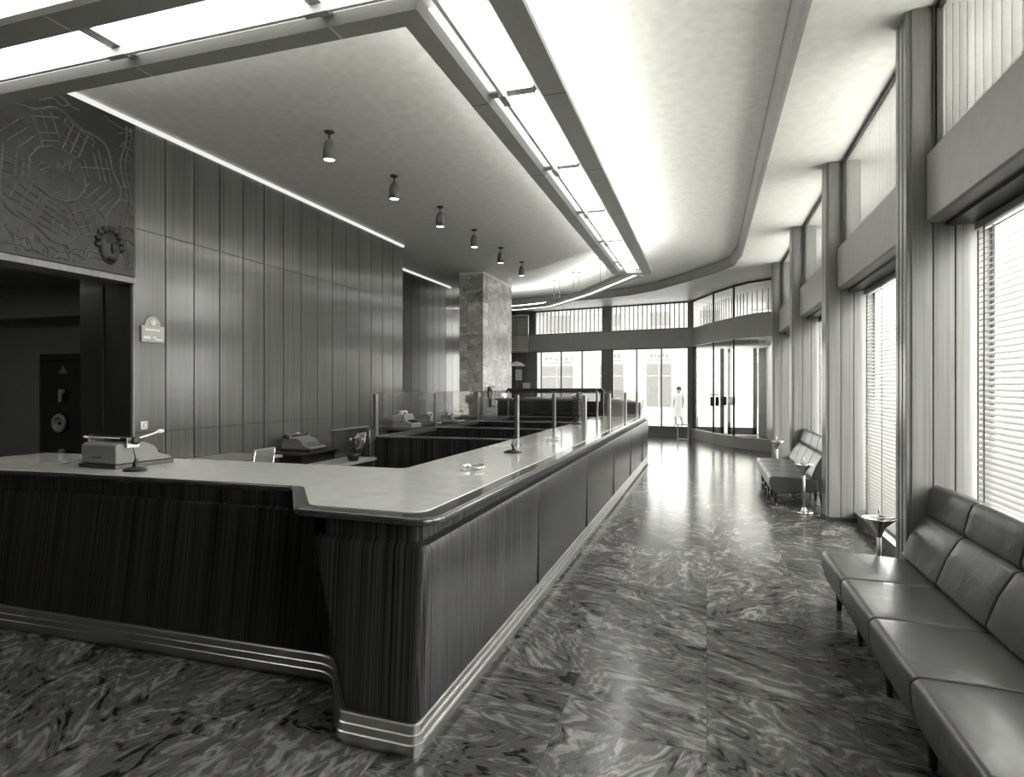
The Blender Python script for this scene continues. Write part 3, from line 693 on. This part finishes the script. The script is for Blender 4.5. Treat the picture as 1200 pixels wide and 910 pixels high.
def ashtray():
    t = empty('glass_ashtray'); tag(t, 'round cut glass ashtray near the corner of the pale counter', 'ashtray', 'glass ashtrays on the counter')
    bm = BM(); lathe(bm, [(0, 0), (.07, 0), (.088, .012), (.09, .035), (.072, .036), (.062, .014), (0, .010)], n=32, cap=False); o = obj('bowl', bm, M['ash'], t, smooth=True)
    bm = BM()
    for k in range(4):
        bm = BM(); sphere(bm, (.082*cos(k*PI/2), .082*sin(k*PI/2), .034), .013, (1, 1, .6), 8); obj('rest', bm, M['ash'], t, smooth=True)
    return t
a1 = ashtray(); a1.location = (-1.63, 4.20, 1.0915)
dup(a1, (-1.66, 6.75, 1.0915), 'round cut glass ashtray just before the first glass partition')

# booking machines
def machine(name, label, loc, rotz, mat, w=.36, d=.36, h=.22):
    t = empty(name); tag(t, label, 'office machine')
    bm = BM(); pr = [(-d/2, 0), (-d/2, h*.9), (-d*.3, h), (d*.05, h), (d*.2, h*.5), (d/2, h*.28), (d/2, 0)]
    a = [bm.verts.new((-w/2, y, z)) for y, z in pr]; b = [bm.verts.new((w/2, y, z)) for y, z in pr]; n = len(pr)
    bm.faces.new(a); bm.faces.new(b[::-1])
    for i in range(n): bm.faces.new((a[i], a[(i+1) % n], b[(i+1) % n], b[i]))
    obj('body', bm, M[mat], t, bevel=.015)
    bm = BM(); lathe(bm, [(.03, -w*.3), (.03, w*.3)], n=16, mtx=Matrix.Translation((0, -d*.2, h+.025)) @ Matrix.Rotation(PI/2, 4, 'Y')); obj('paper_roll', bm, M['paper'], t, smooth=True)
    for r in range(3):
        bm = BM()
        for k in range(6): box(bm, -w*.33+k*w*.12, d*.22+r*d*.08, h*.50-r*h*.07, -w*.33+k*w*.12+w*.08, d*.22+r*d*.08+.02, h*.50-r*h*.07+.02)
        obj('key_row', bm, M['black'], t)
    bm = BM(); tube(bm, [(w/2, 0, h*.4), (w/2+.03, .02, h*.7), (w/2+.03, .06, h*1.05)], .007); sphere(bm, (w/2+.03, .065, h*1.08), .016); obj('crank', bm, M['dkmetal'], t, smooth=True)
    t.location = loc; t.rotation_euler = (0, 0, rotz)
    return t
machine('adding_machine', 'pale adding machine nearest on the dark back counter', (-4.74, 9.2, 1.031), -PI/2, 'ltgrey')
machine('adding_machine', 'small pale adding machine beside the second glass screen post', (-4.55, 9.75, 1.031), -PI/2, 'ltgrey', .26, .26, .18)
machine('adding_machine', 'low pale adding machine farther along the dark back counter', (-4.55, 10.7, 1.031), -PI/2, 'ltgrey', .4, .34, .15)
machine('booking_machine', 'dark grey booking machine on the far end of the counter', (-1.62, 14.1, 1.0915), 0, 'dkmetal', .42, .4, .26)
machine('booking_machine', 'grey booking machine on the counter behind the last partition post', (-1.87, 13.25, 1.0915), 0, 'grey', .36, .36, .32)
for i, (x, y, w, h, lab) in enumerate([(-3.9, 14.2, .5, .03, 'thin stack of papers on the low dark cabinet, left side'), (-3.2, 14.2, .6, .04, 'thin stack of papers on the low dark cabinet, right side')]):
    bm = BM(); 
    for q in range(4): box(bm, -w/2, -.12, h*q/4, w/2, .12, h*(q+1)/4-.001, Matrix.Rotation(.08*(q % 3-1), 4, 'Z'))
    o = obj('paper_stack', bm, M['paper']); o.location = (x, y, 1.421); tag(o, lab, 'papers')

# desks and chairs of the clerks
def desk(name, x0, y0, x1, y1, z, top, label):
    t = empty(name, ((x0+x1)/2, (y0+y1)/2, 0)); tag(t, label, 'desk')
    bm = BM(); box(bm, x0, y0, z-.035, x1, y1, z); obj('desktop', bm, M[top], t, bevel=.006)
    bm = BM(); box(bm, x0+.04, y0+.04, z-.14, x1-.04, y1-.04, z-.035); obj('apron', bm, M['dark_wood'], t)
    for a in (x0+.03, x1-.07):
        for b in (y0+.03, y1-.07):
            bm = BM(); box(bm, a, b, 0, a+.04, b+.04, z-.035); obj('leg', bm, M['dkmetal'], t)
desk('clerk_desk', -5.80, 5.25, -5.02, 6.42, .86, 'desk', 'pale topped clerk desk against the wall panelling, nearest the doorway')
desk('typing_desk', -5.80, 6.98, -5.14, 7.82, .80, 'dkmetal', 'small dark typing desk carrying a typewriter by the wall')
desk('clerk_desk', -4.44, 5.45, -4.02, 6.97, .80, 'desk', 'pale topped clerk desk with a potted plant beside the dark partition')
def chair(label, loc, rotz):
    t = empty('office_chair'); tag(t, label, 'chair', 'clerk chairs behind the counter')
    for s in (-1, 1):
        bm = BM(); tube(bm, [(s*.20, -.22, 0), (s*.19, -.20, .46), (s*.17, -.25, .72), (s*.16, -.29, .98)], .013); obj('rear_leg', bm, M['chrome'], t, smooth=True)
        bm = BM(); tube(bm, [(s*.20, .22, 0), (s*.18, .18, .44)], .013); obj('front_leg', bm, M['chrome'], t, smooth=True)
    bm = BM(); box(bm, -.21, -.20, .44, .21, .22, .49); obj('seat', bm, M['grey'], t, bevel=.02)
    bm = BM(); box(bm, -.18, -.015, -.13, .18, .015, .13, Matrix.Translation((0, -.265, .87)) @ Matrix.Rotation(radians(10), 4, 'X')); obj('backrest', bm, M['grey'], t, bevel=.014)
    t.location = loc; t.rotation_euler = (0, 0, rotz); return t
c1 = chair('metal framed office chair with its back to us at the pale wall desk', (-5.10, 5.84, 0), radians(90))
dup(c1, (-5.32, 8.22, 0), 'metal framed office chair just past the typing desk', radians(100))
dup(c1, (-5.38, 9.5, 0), 'metal framed office chair farthest along the panelled wall', radians(20))
bm = BM(); prism(bm, [(-.32, 0), (0, 0), (0, .03), (-.32, .03)], 0, .01); bm.free()
bm = BM(); box(bm, XW, 8.6, .98, XW+.10, 9.7, 1.0); tag(obj('wall_shelf', bm, M['desk']), 'narrow pale shelf strip on the wall panelling above the chairs', 'shelf')
pp = empty('potted_plant', (-4.10, 6.55, .80)); tag(pp, 'small dark leafy potted plant on the clerk desk', 'plant')
bm = BM(); lathe(bm, [(.0, 0), (.06, 0), (.085, .08), (.08, .085), (.07, .08), (0, .08)], -4.10, 6.55, .801, n=20, cap=False); obj('pot', bm, M['dark'], pp, smooth=True)
bm = BM(); bf = BM()
for k in range(60):
    t = random.uniform(0, 2*PI); r = random.uniform(.02, .16); h = random.uniform(.03, .22)*(1.1-r*2.5); c = Vector((-4.10+r*cos(t), 6.55+r*sin(t), .88+max(h, -.02)))
    mt = Matrix.Translation(c) @ Matrix.Rotation(t, 4, 'Z') @ Matrix.Rotation(random.uniform(-.9, .5), 4, 'Y')
    v = [bm.verts.new(mt @ Vector(q)) for q in ((-.03, 0, 0), (0, .018, .008), (.035, 0, 0), (0, -.018, .008))]; bm.faces.new(v)
    if k % 6 == 0: tube(bm, [(-4.10, 6.55, .87), tuple(c)], .003, 5)
for k in range(4): sphere(bf, (-4.08+.05*k-.06, 6.55+.03*(k % 2), 1.06+.02*(k % 3)), .018, n=8)
obj('leaves', bm, M['plant'], pp); obj('flower', bf, M['ltgrey'], pp, smooth=True)

# things on the walls
sgn = empty('wall_sign', (XW, 5.29, 2.28)); tag(sgn, 'pale engraved plaque with rounded crest on the first wall panel', 'wall sign')
Wx = XW+.004
bm = BM(); box(bm, Wx, 5.13, 2.19, Wx+.02, 5.42, 2.37); obj('plate', bm, M['ltgrey'], sgn, bevel=.004)
bm = BM(); pts = [(.10*cos(PI*i/20), .105*sin(PI*i/20)) for i in range(21)]
a = [bm.verts.new((Wx, 5.275+p, 2.371+q)) for p, q in pts]; b = [bm.verts.new((Wx+.016, 5.275+p, 2.371+q)) for p, q in pts]
bm.faces.new(a); bm.faces.new(b[::-1])
for i in range(21): bm.faces.new((a[i-1], a[i], b[i], b[i-1]))
cr = obj('crest', bm, M['ltgrey'], sgn)
bm = BM(); lathe(bm, [(.03, 0), (.035, .008), (.028, .008), (.02, .002)], n=18, mtx=Matrix.Translation((Wx+.016, 5.275, 2.41)) @ Matrix.Rotation(PI/2, 4, 'Y')); box(bm, Wx+.016, 5.262, 2.398, Wx+.026, 5.288, 2.428); obj('emblem', bm, M['white'], cr)
bm = BM()
for z, h, y0, y1 in ((2.315, .022, 5.17, 5.36), (2.225, .03, 5.15, 5.24), (2.235, .02, 5.27, 5.31), (2.215, .018, 5.30, 5.40)): box(bm, Wx+.02, y0, z, Wx+.0225, y1, z+h)
obj('engraving', bm, M['white'], sgn)
sk = empty('wall_socket', (XW, 5.17, 1.27)); tag(sk, 'small square metal wall socket low on the first wall panel', 'wall socket')
bm = BM(); box(bm, Wx, 5.125, 1.235, Wx+.01, 5.215, 1.325); obj('plate', bm, M['steel'], sk, bevel=.003)
bm = BM(); lathe(bm, [(.018, 0), (.018, .008), (.01, .012)], n=14, mtx=Matrix.Translation((Wx+.01, 5.17, 1.28)) @ Matrix.Rotation(PI/2, 4, 'Y')); obj('button', bm, M['white'], sk)
ph = empty('wall_telephone', (-5.25, 14.8, 1.4)); tag(ph, 'small dark framed intercom fixed to the bright side of the marble column', 'intercom')
bm = BM(); box(bm, -5.268, 14.72, 1.18, -5.22, 15.08, 1.72); obj('frame', bm, M['dkmetal'], ph, bevel=.008)
bm = BM(); box(bm, -5.22, 14.78, 1.24, -5.212, 15.02, 1.66); obj('panel', bm, M['ltgrey'], ph)
bm = BM(); tube(bm, [(-5.19, 14.64, 1.66), (-5.17, 14.62, 1.58), (-5.17, 14.62, 1.52), (-5.19, 14.64, 1.45)], .022); box(bm, -5.268, 14.60, 1.42, -5.205, 14.69, 1.70); obj('handset', bm, M['dark'], ph, smooth=False)
lv = empty('louvred_panel', (-6.5, 21.6, 3.0)); tag(lv, 'hanging slatted panel in the far left corner beyond the column', 'louvred panel')
bm = BM()
for z in (2.98, 4.34): box(bm, -6.97, 21.9, z, -6.3, 21.98, z+.04)
for x in (-7.0, -6.33): box(bm, x, 21.9, 2.98, x+.03, 21.98, 4.38)
obj('frame', bm, M['steel'], lv); bm = BM()
for k in range(22): box(bm, -6.97, -.03, -.003, -6.33, .03, .003, Matrix.Translation((0, 21.94, 3.06+.06*k)) @ Matrix.Rotation(.6, 4, 'X'))
obj('slats', bm, M['white'], lv)
dm = empty('pendant_lamp', (-6.45, 20.9, 2.5)); tag(dm, 'shallow white dome lamp hanging in the far left corner', 'pendant lamp')
bm = BM(); lathe(bm, [(.03, .16), (.16, .12), (.30, .02), (.32, 0), (.29, .01), (.15, .09), (0, .12)], -6.45, 20.9, 2.44, n=28, cap=False); obj('shade', bm, M['white'], dm, smooth=True)
bm = BM(); tube(bm, [(-6.45, 20.9, 2.58), (-6.45, 20.9, 4.56)], .006); obj('cord', bm, M['dkmetal'], dm)
for (x0, z0, z1, lab, dx_) in ((-6.92, 1.95, 2.35, 'blank white notice high on the far left wall', .26), (-6.62, 1.55, 1.85, 'small white notice low on the far left wall', .28)):
    bm = BM(); vs = box(bm, x0, 22.28, z0, x0+dx_, 22.3, z1); o = obj('wall_notice', bm, M['paper']); tag(o, lab, 'notice')

# ------------------------------------------------------------------ suspended light trough
tr = empty('light_trough', (-1.515, 3.31, 4.2)); tag(tr, 'suspended L shaped fluorescent light trough over the counter', 'light fitting')
tp = [(XW+.06, 3.31), (-1.515, 3.31), (-1.515, 13.25)]; ZT = 4.12
bm = BM()
for sgn_ in (1,):
    sweep(bm, tp, [(.415, ZT+.05), (.415, ZT), (.215, ZT), (.15, ZT+.085), (.145, ZT+.085), (.205, ZT+.012), (.40, ZT+.012), (.40, ZT+.05)], closed=True)
obj('outer_flange', bm, M['trough'], tr)
bm = BM(); sweep(bm, tp, [(-.415, ZT+.05), (-.415, ZT), (-.26, ZT), (-.24, ZT+.085), (-.25, ZT+.085), (-.27, ZT+.012), (-.40, ZT+.012), (-.40, ZT+.05)], closed=True); obj('inner_flange', bm, M['trough'], tr)
bm = BM(); sweep(bm, tp, [(.415, ZT+.05), (.30, ZT+.15), (-.30, ZT+.15), (-.415, ZT+.05), (-.40, ZT+.045), (-.29, ZT+.13), (.29, ZT+.13), (.40, ZT+.045)], closed=True); obj('housing', bm, M['white'], tr)
bm = BM(); sweep(bm, tp, [(-.105, ZT+.08), (-.095, ZT), (-.125, ZT), (-.135, ZT+.08)], closed=True); obj('divider_fin', bm, M['white'], tr)
bm = BM(); prism(bm, [(-1.93, 13.25), (-1.10, 13.25), (-1.16, 13.55), (-1.22, 13.6), (-1.72, 13.42)], ZT, ZT+.06); obj('end_cap', bm, M['trough'], tr)
seams_y = [4.95, 6.8, 8.65, 10.5, 12.35]
ys = [3.66]+seams_y+[13.2]
for a, b in zip(ys, ys[1:]):
    for x0, x1 in ((-1.765, -1.655), (-1.605, -1.365)):
        bm = BM(); box(bm, x0, a+.05, ZT+.078, x1, b-.05, ZT+.086); obj('diffuser', bm, M['tube' if x0 > -1.7 else 'dim'], tr)
xs = [-5.8, -4.12, -2.42, -1.9]
for a, b in zip(xs[:2]+[-2.42], xs[1:3]+[-1.7]):
    if b-a < .1: continue
    for y0, y1 in ((2.92+.18, 3.40), (3.45, 3.55)):
        bm = BM(); box(bm, a+.05, 3.165 if y0 < 3.2 else y0, ZT+.078, b-.05, y1, ZT+.086); obj('diffuser', bm, M['tube' if y0 < 3.2 else 'dim'], tr)
for y in seams_y:
    bm = BM(); box(bm, -1.765, y-.05, ZT+.06, -1.37, y+.05, ZT+.09); box(bm, -1.66, y-.09, ZT-.004, -1.60, y+.09, ZT+.05); obj('bracket', bm, M['ltgrey'], tr)
    bm = BM(); box(bm, -1.30, y-.004, ZT-.0015, -1.10, y+.004, ZT); box(bm, -1.93, y-.004, ZT-.0015, -1.775, y+.004, ZT); obj('joint', bm, M['dkmetal'], tr)
for x in (-4.12, -2.42):
    bm = BM(); box(bm, x-.05, 3.165, ZT+.06, x+.05, 3.55, ZT+.09); box(bm, x-.09, 3.40, ZT-.004, x+.09, 3.45, ZT+.05); obj('bracket', bm, M['ltgrey'], tr)
    bm = BM(); box(bm, x-.004, 3.57, ZT-.0015, x+.004, 3.725, ZT); box(bm, x-.004, 2.9, ZT-.0015, x+.004, 3.09, ZT); obj('joint', bm, M['white'], tr)
bm = BM(); sweep(bm, tp, [(.24, ZT+.156), (.05, ZT+.156)]); obj('uplight_or_fill', bm, M['up'], tr)
bm = BM(); sweep(bm, tp, [(-.08, ZT+.156), (-.22, ZT+.156)]); obj('uplight_or_fill', bm, M['up_fill'], tr)  # added glow strip that brightens the left ceiling, not a known lamp
bm = BM()
for y in (5.9, 9.6, 12.6): tube(bm, [(-1.515, y, ZT+.15), (-1.515, y, ZC)], .008)
tube(bm, [(-4.0, 3.45, ZT+.15), (-4.0, 3.45, ZC)], .008); obj('hanger', bm, M['steel'], tr)
bt = empty('light_trough', (-3.0, 15.9, 4.2)); tag(bt, 'narrow hanging light trough bending away behind the marble column', 'light fitting')
bp = fillet([(-1.50, 13.55), (-2.95, 15.95), (-4.55, 18.05), (-5.6, 18.45), (-7.0, 18.6)], [0, .6, .8, 1.0, 0], 5)
bm = BM(); sweep(bm, bp, [(.20, ZT+.05), (.20, ZT), (.06, ZT), (.03, ZT+.05), (-.0, ZT+.06), (-.02, ZT), (-.22, ZT), (-.24, ZT+.08), (0, ZT+.12)], closed=True); obj('housing', bm, M['trough'], bt)
bm = BM(); sweep(bm, bp, [(.055, ZT+.004), (-.015, ZT+.004)]); obj('diffuser', bm, M['tube'], bt)
bm = BM(); sweep(bm, bp, [(.12, ZT+.12), (-.10, ZT+.125)]); obj('uplight_or_fill', bm, M['up'], bt)
for (x, y) in ((-2.38, 14.7), (-3.35, 16.2), (-4.15, 17.3)):
    for d_ in (0, .14):
        bm = BM(); tube(bm, [(x-.06+d_, y+.05+d_*.6, ZT+.1), (x-.06+d_, y+.05+d_*.6, ZR)], .009, 6); lathe(bm, [(.0, ZR-.03), (.05, ZR-.02), (.05, ZR)], x-.06+d_, y+.05+d_*.6, 0, 12, cap=False); obj('hanger', bm, M['grey'], bt)
# ceiling spots
def spot():
    t = empty('ceiling_spotlight'); tag(t, '', 'spotlight', 'bell shaped ceiling spotlights in a row')
    bm = BM(); lathe(bm, [(.0, 0), (.055, 0), (.055, -.012), (.02, -.03), (0, -.03)], n=20, cap=False); obj('ceiling_rose', bm, M['dkmetal'], t, smooth=True)
    bm = BM(); tube(bm, [(0, 0, -.02), (0, 0, -.12)], .009); obj('stem', bm, M['dkmetal'], t)
    bm = BM(); lathe(bm, [(.0, -.09), (.03, -.095), (.055, -.13), (.068, -.18), (.072, -.32), (.064, -.32), (.06, -.2), (0, -.15)], n=26, cap=False); sh = obj('shade', bm, M['grey'], t, smooth=True)
    bm = BM(); lathe(bm, [(.0, -.305), (.06, -.312), (0, -.318)], n=20, cap=False); obj('bulb', bm, M['tube'], sh)
    return t
sp = spot(); ords = ['nearest of the row above the clerks', 'second nearest of the row', 'third nearest of the row', 'fourth nearest of the row', 'fifth of the row, before the marble column', 'sixth and farthest, beside the marble column']
for i in range(6):
    loc = (-4.02, 5.93+1.50*i, ZC)
    lab = 'small grey bell shaped ceiling spotlight, ' + ords[i]
    if i == 0: sp.location = loc; sp['label'] = lab
    else: dup(sp, loc, lab)

# ------------------------------------------------------------------ benches
def bench(y1, n, w, label, name='bench'):
    t = empty('leather_bench', (1.2, y1-n*w/2, 0)); tag(t, label, 'bench', 'grey leather benches along the windows')
    def pad(nm, prof, a, b, puff):
        bm = BM(); q = 8; m = len(prof)
        cx = sum(p[0] for p in prof)/m; cz = sum(p[1] for p in prof)/m
        rings = []
        for k in range(q+1):
            f = k/q; e = abs(2*f-1); s = 1-puff*e**6
            rings.append([bm.verts.new((cx+(x-cx)*(1-(1-s)*.5), a+(b-a)*f, cz+(z-cz)*s)) for x, z in prof])
        for r0, r1 in zip(rings, rings[1:]):
            for i in range(m): bm.faces.new((r0[i], r0[(i+1) % m], r1[(i+1) % m], r1[i]))
        bm.faces.new(rings[0]); bm.faces.new(rings[-1][::-1])
        return obj(nm, bm, M['leather'], t, bevel=.016, seg=3)
    for k in range(n):
        b = y1-k*w-.004; a = y1-(k+1)*w+.004
        pad('seat_cushion', [(.875, .22), (.855, .30), (.85, .40), (.88, .428), (1.15, .425), (1.50, .40), (1.50, .22), (.95, .175)], a, b, .05)
        pad('back_cushion', [(1.43, .39), (1.40, .43), (1.46, .60), (1.535, .735), (1.575, .75), (1.64, .72), (1.57, .39)], a, b, .03)
        pad('head_cushion', [(1.575, .735), (1.555, .77), (1.585, .90), (1.61, .965), (1.65, .975), (1.69, .95), (1.66, .73)], a, b, .03)
    bm = BM(); prism_y(bm, [(1.50, .18), (1.50, .40), (1.58, .42), (1.66, .72), (1.70, .94), (1.74, .94), (1.72, .5), (1.66, .18)], y1-n*w+.01, y1-.01); obj('back_frame', bm, M['leather'], t)
    ys_ = [y1-.16-(n*w-.32)*k/n for k in range(n+1)]
    for y in ys_:
        for x in (.955, 1.56):
            bm = BM(); lathe(bm, [(.016, 0), (.030, .20)], x, y, 0, 14); lg = obj('leg', bm, M['legwood'], t, smooth=True)
            bm = BM(); lathe(bm, [(.018, 0), (.018, .012)], x, y, 0, 12); obj('foot_cap', bm, M['chrome'], lg)
bench(5.325, 5, .735, 'long grey leather bench nearest the camera under the first blind')
bench(11.93, 4, .615, 'grey leather bench of four seats farther along the window wall')

def stand_ashtray(label, loc):
    t = empty('ashtray_stand'); tag(t, label, 'ashtray stand', 'floor standing metal ashtrays by the benches')
    bm = BM(); lathe(bm, [(0, 0), (.115, 0), (.12, .012), (.10, .022), (.05, .03), (.03, .05), (.028, .07), (0, .07)], n=32, cap=False); obj('base', bm, M['chrome'], t, smooth=True)
    bm = BM(); tube(bm, [(0, 0, .06), (0, 0, .56)], .018, 16); obj('pole', bm, M['steel'], t, smooth=True)
    bm = BM(); lathe(bm, [(.018, .50), (.05, .58), (.12, .645), (.125, .655), (.115, .655), (.05, .61), (0, .60)], n=32, cap=False); obj('bowl', bm, M['chrome'], t, smooth=True)
    bm = BM(); tube(bm, [(0, 0, .60), (0, 0, .70), (.0, 0, .745)], .007, 10, r2=.003); tube(bm, [(-.118, 0, .655), (.118, 0, .655)], .005, 8); obj('finial', bm, M['chrome'], t, smooth=True)
    t.location = loc; return t
s1 = stand_ashtray('polished metal ashtray stand between the near bench and the first pier', (1.31, 5.56, 0))
dup(s1, (1.25, 9.10, 0), 'polished metal ashtray stand at the near end of the farther bench')
dup(s1, (1.28, 12.75, 0), 'polished metal ashtray stand beyond the far end of the farther bench')
us = empty('umbrella_stand', (-.72, 20.3, 0)); tag(us, 'thin white metal umbrella rack beside the glass entrance screen', 'umbrella stand')
for x in (-.88, -.56):
    for y in (20.2, 20.4): bm = BM(); tube(bm, [(x, y, 0), (x, y, .52)], .012); obj('post', bm, M['white'], us)
bm = BM()
for z in (.04, .5):
    for y in (20.2, 20.4): tube(bm, [(-.88, y, z), (-.56, y, z)], .010)
    for x in (-.88, -.56): tube(bm, [(x, 20.2, z), (x, 20.4, z)], .010)
obj('rail', bm, M['white'], us)

# ------------------------------------------------------------------ passer-by outside
def person(loc, rotz, label):
    t = empty('person'); tag(t, label, 'person')
    me = bpy.data.meshes.new('body')
    J = {'pel': (0, 0, .92), 'wst': (0, .01, 1.08), 'chs': (0, .0, 1.30), 'nck': (0, 0, 1.44), 'hd0': (0, .01, 1.52), 'hd1': (0, .015, 1.62),
         'sL': (.17, 0, 1.38), 'eL': (.22, .0, 1.12), 'wL': (.20, .10, .90), 'hL': (.19, .13, .82), 'sR': (-.17, 0, 1.38), 'eR': (-.23, -.04, 1.12), 'wR': (-.21, .02, .88), 'hR': (-.20, .05, .80),
         'hpL': (.09, 0, .88), 'kL': (.10, .10, .50), 'aL': (.10, .06, .09), 'tL': (.10, .20, .03), 'hpR': (-.09, 0, .88), 'kR': (-.10, .02, .49), 'aR': (-.10, -.16, .11), 'tR': (-.10, -.05, .03)}
    Rr = {'pel': .14, 'wst': .115, 'chs': .14, 'nck': .052, 'hd0': .075, 'hd1': .085, 'sL': .055, 'eL': .042, 'wL': .028, 'hL': .03, 'sR': .055, 'eR': .042, 'wR': .028, 'hR': .03,
          'hpL': .09, 'kL': .055, 'aL': .038, 'tL': .035, 'hpR': .09, 'kR': .055, 'aR': .038, 'tR': .035}
    E = [('pel', 'wst'), ('wst', 'chs'), ('chs', 'nck'), ('nck', 'hd0'), ('hd0', 'hd1'), ('chs', 'sL'), ('sL', 'eL'), ('eL', 'wL'), ('wL', 'hL'), ('chs', 'sR'), ('sR', 'eR'), ('eR', 'wR'), ('wR', 'hR'),
         ('pel', 'hpL'), ('hpL', 'kL'), ('kL', 'aL'), ('aL', 'tL'), ('pel', 'hpR'), ('hpR', 'kR'), ('kR', 'aR'), ('aR', 'tR')]
    ks = list(J); me.from_pydata([J[k] for k in ks], [(ks.index(a), ks.index(b)) for a, b in E], [])
    o = link('body', me, t, M['skin']); sm = o.modifiers.new('skin', 'SKIN')
    for i, k in enumerate(ks): me.skin_vertices[0].data[i].radius = (Rr[k], Rr[k]*.8) if k in ('pel', 'wst', 'chs') else (Rr[k], Rr[k])
    for d in me.skin_vertices[0].data: d.use_root = False
    me.skin_vertices[0].data[0].use_root = True
    o.modifiers.new('sub', 'SUBSURF').levels = 2; o.modifiers['sub'].render_levels = 2
    bm = BM(); n = 22; rings = []
    for z, rx, ry in ((1.44, .07, .06), (1.40, .19, .10), (1.30, .205, .135), (1.10, .16, .13), (.92, .20, .165), (.60, .24, .21), (.42, .26, .24)):
        rings.append([bm.verts.new((rx*cos(2*PI*i/n), ry*sin(2*PI*i/n), z)) for i in range(n)])
    for a, b in zip(rings, rings[1:]):
        for i in range(n): bm.faces.new((a[i], a[(i+1) % n], b[(i+1) % n], b[i]))
    obj('coat', bm, M['coat'], t, smooth=True)
    bm = BM(); sphere(bm, (0, -.02, 1.63), .105, (1, 1.05, 1)); bmesh.ops.delete(bm, geom=[v for v in bm.verts if v.co.z < 1.60 and v.co.y > .0], context='VERTS'); obj('hair', bm, M['hair'], t, smooth=True)
    t.location = loc; t.rotation_euler = (0, 0, rotz)
person((-1.15, 27.5, -.02), radians(150), 'person in a pale coat walking outside the far window')

# ------------------------------------------------------------------ light
w = bpy.data.worlds.new('World'); S.world = w; w.use_nodes = True; bg = w.node_tree.nodes['Background']; bg.inputs['Color'].default_value = (1, 1, .97, 1); bg.inputs['Strength'].default_value = 1.25
for y0, y1 in zip(PIERS, PIERS[1:]):
    area('daylight', (3.0, (y0+y1)/2, 2.4), (0, radians(90), 0), 4.6, 3.2, 300)
area('vault_room_fill', (-9.0, 4.0, 3.1), (0, 0, 0), 1.5, 1.5, 7)  # added fill so the vault door shows; no known lamp in the room
area('porch_fill', (1.3, 20.8, 3.0), (0, 0, 0), 1.2, 2.4, 16)  # added fill to brighten the entrance porch, no fitting known there
area('daylight', (-3.3, 24.6, 2.5), (radians(-90), 0, 0), 5.5, 4, 110)
area('daylight', (1.0, 24.6, 2.0), (radians(-90), 0, 0), 3, 3.4, 60)

cam = bpy.data.cameras.new('camera'); co = bpy.data.objects.new('camera', cam); C.objects.link(co); S.camera = co
cam.sensor_fit = 'HORIZONTAL'; cam.sensor_width = 36; cam.lens = 36*720/1200; cam.shift_y = -2/1200
co.location = (0, 0, 1.70); co.rotation_euler = (PI/2, 0, math.atan2(228, 720))
cam.clip_start = .05; cam.clip_end = 200
S.view_settings.view_transform = 'Standard'; S.view_settings.look = 'None'; S.view_settings.exposure = 1.15
S.view_settings.use_curve_mapping = True
cm = S.view_settings.curve_mapping; cm.clip_max_x = 4; cm.use_clip = True; cm.extend = 'HORIZONTAL'
c = cm.curves[3]; c.points[0].location = (0, .006); c.points[1].location = (1, .78)
for p in ((.05, .05), (.3, .32), (.6, .58)): c.points.new(*p)
S.cycles.use_denoising = True; S.cycles.max_bounces = 8; S.cycles.diffuse_bounces = 4; S.cycles.glossy_bounces = 4; S.cycles.transparent_max_bounces = 24; S.cycles.transmission_bounces = 6
S.cycles.sample_clamp_indirect = 6; S.cycles.caustics_reflective = False; S.cycles.caustics_refractive = False
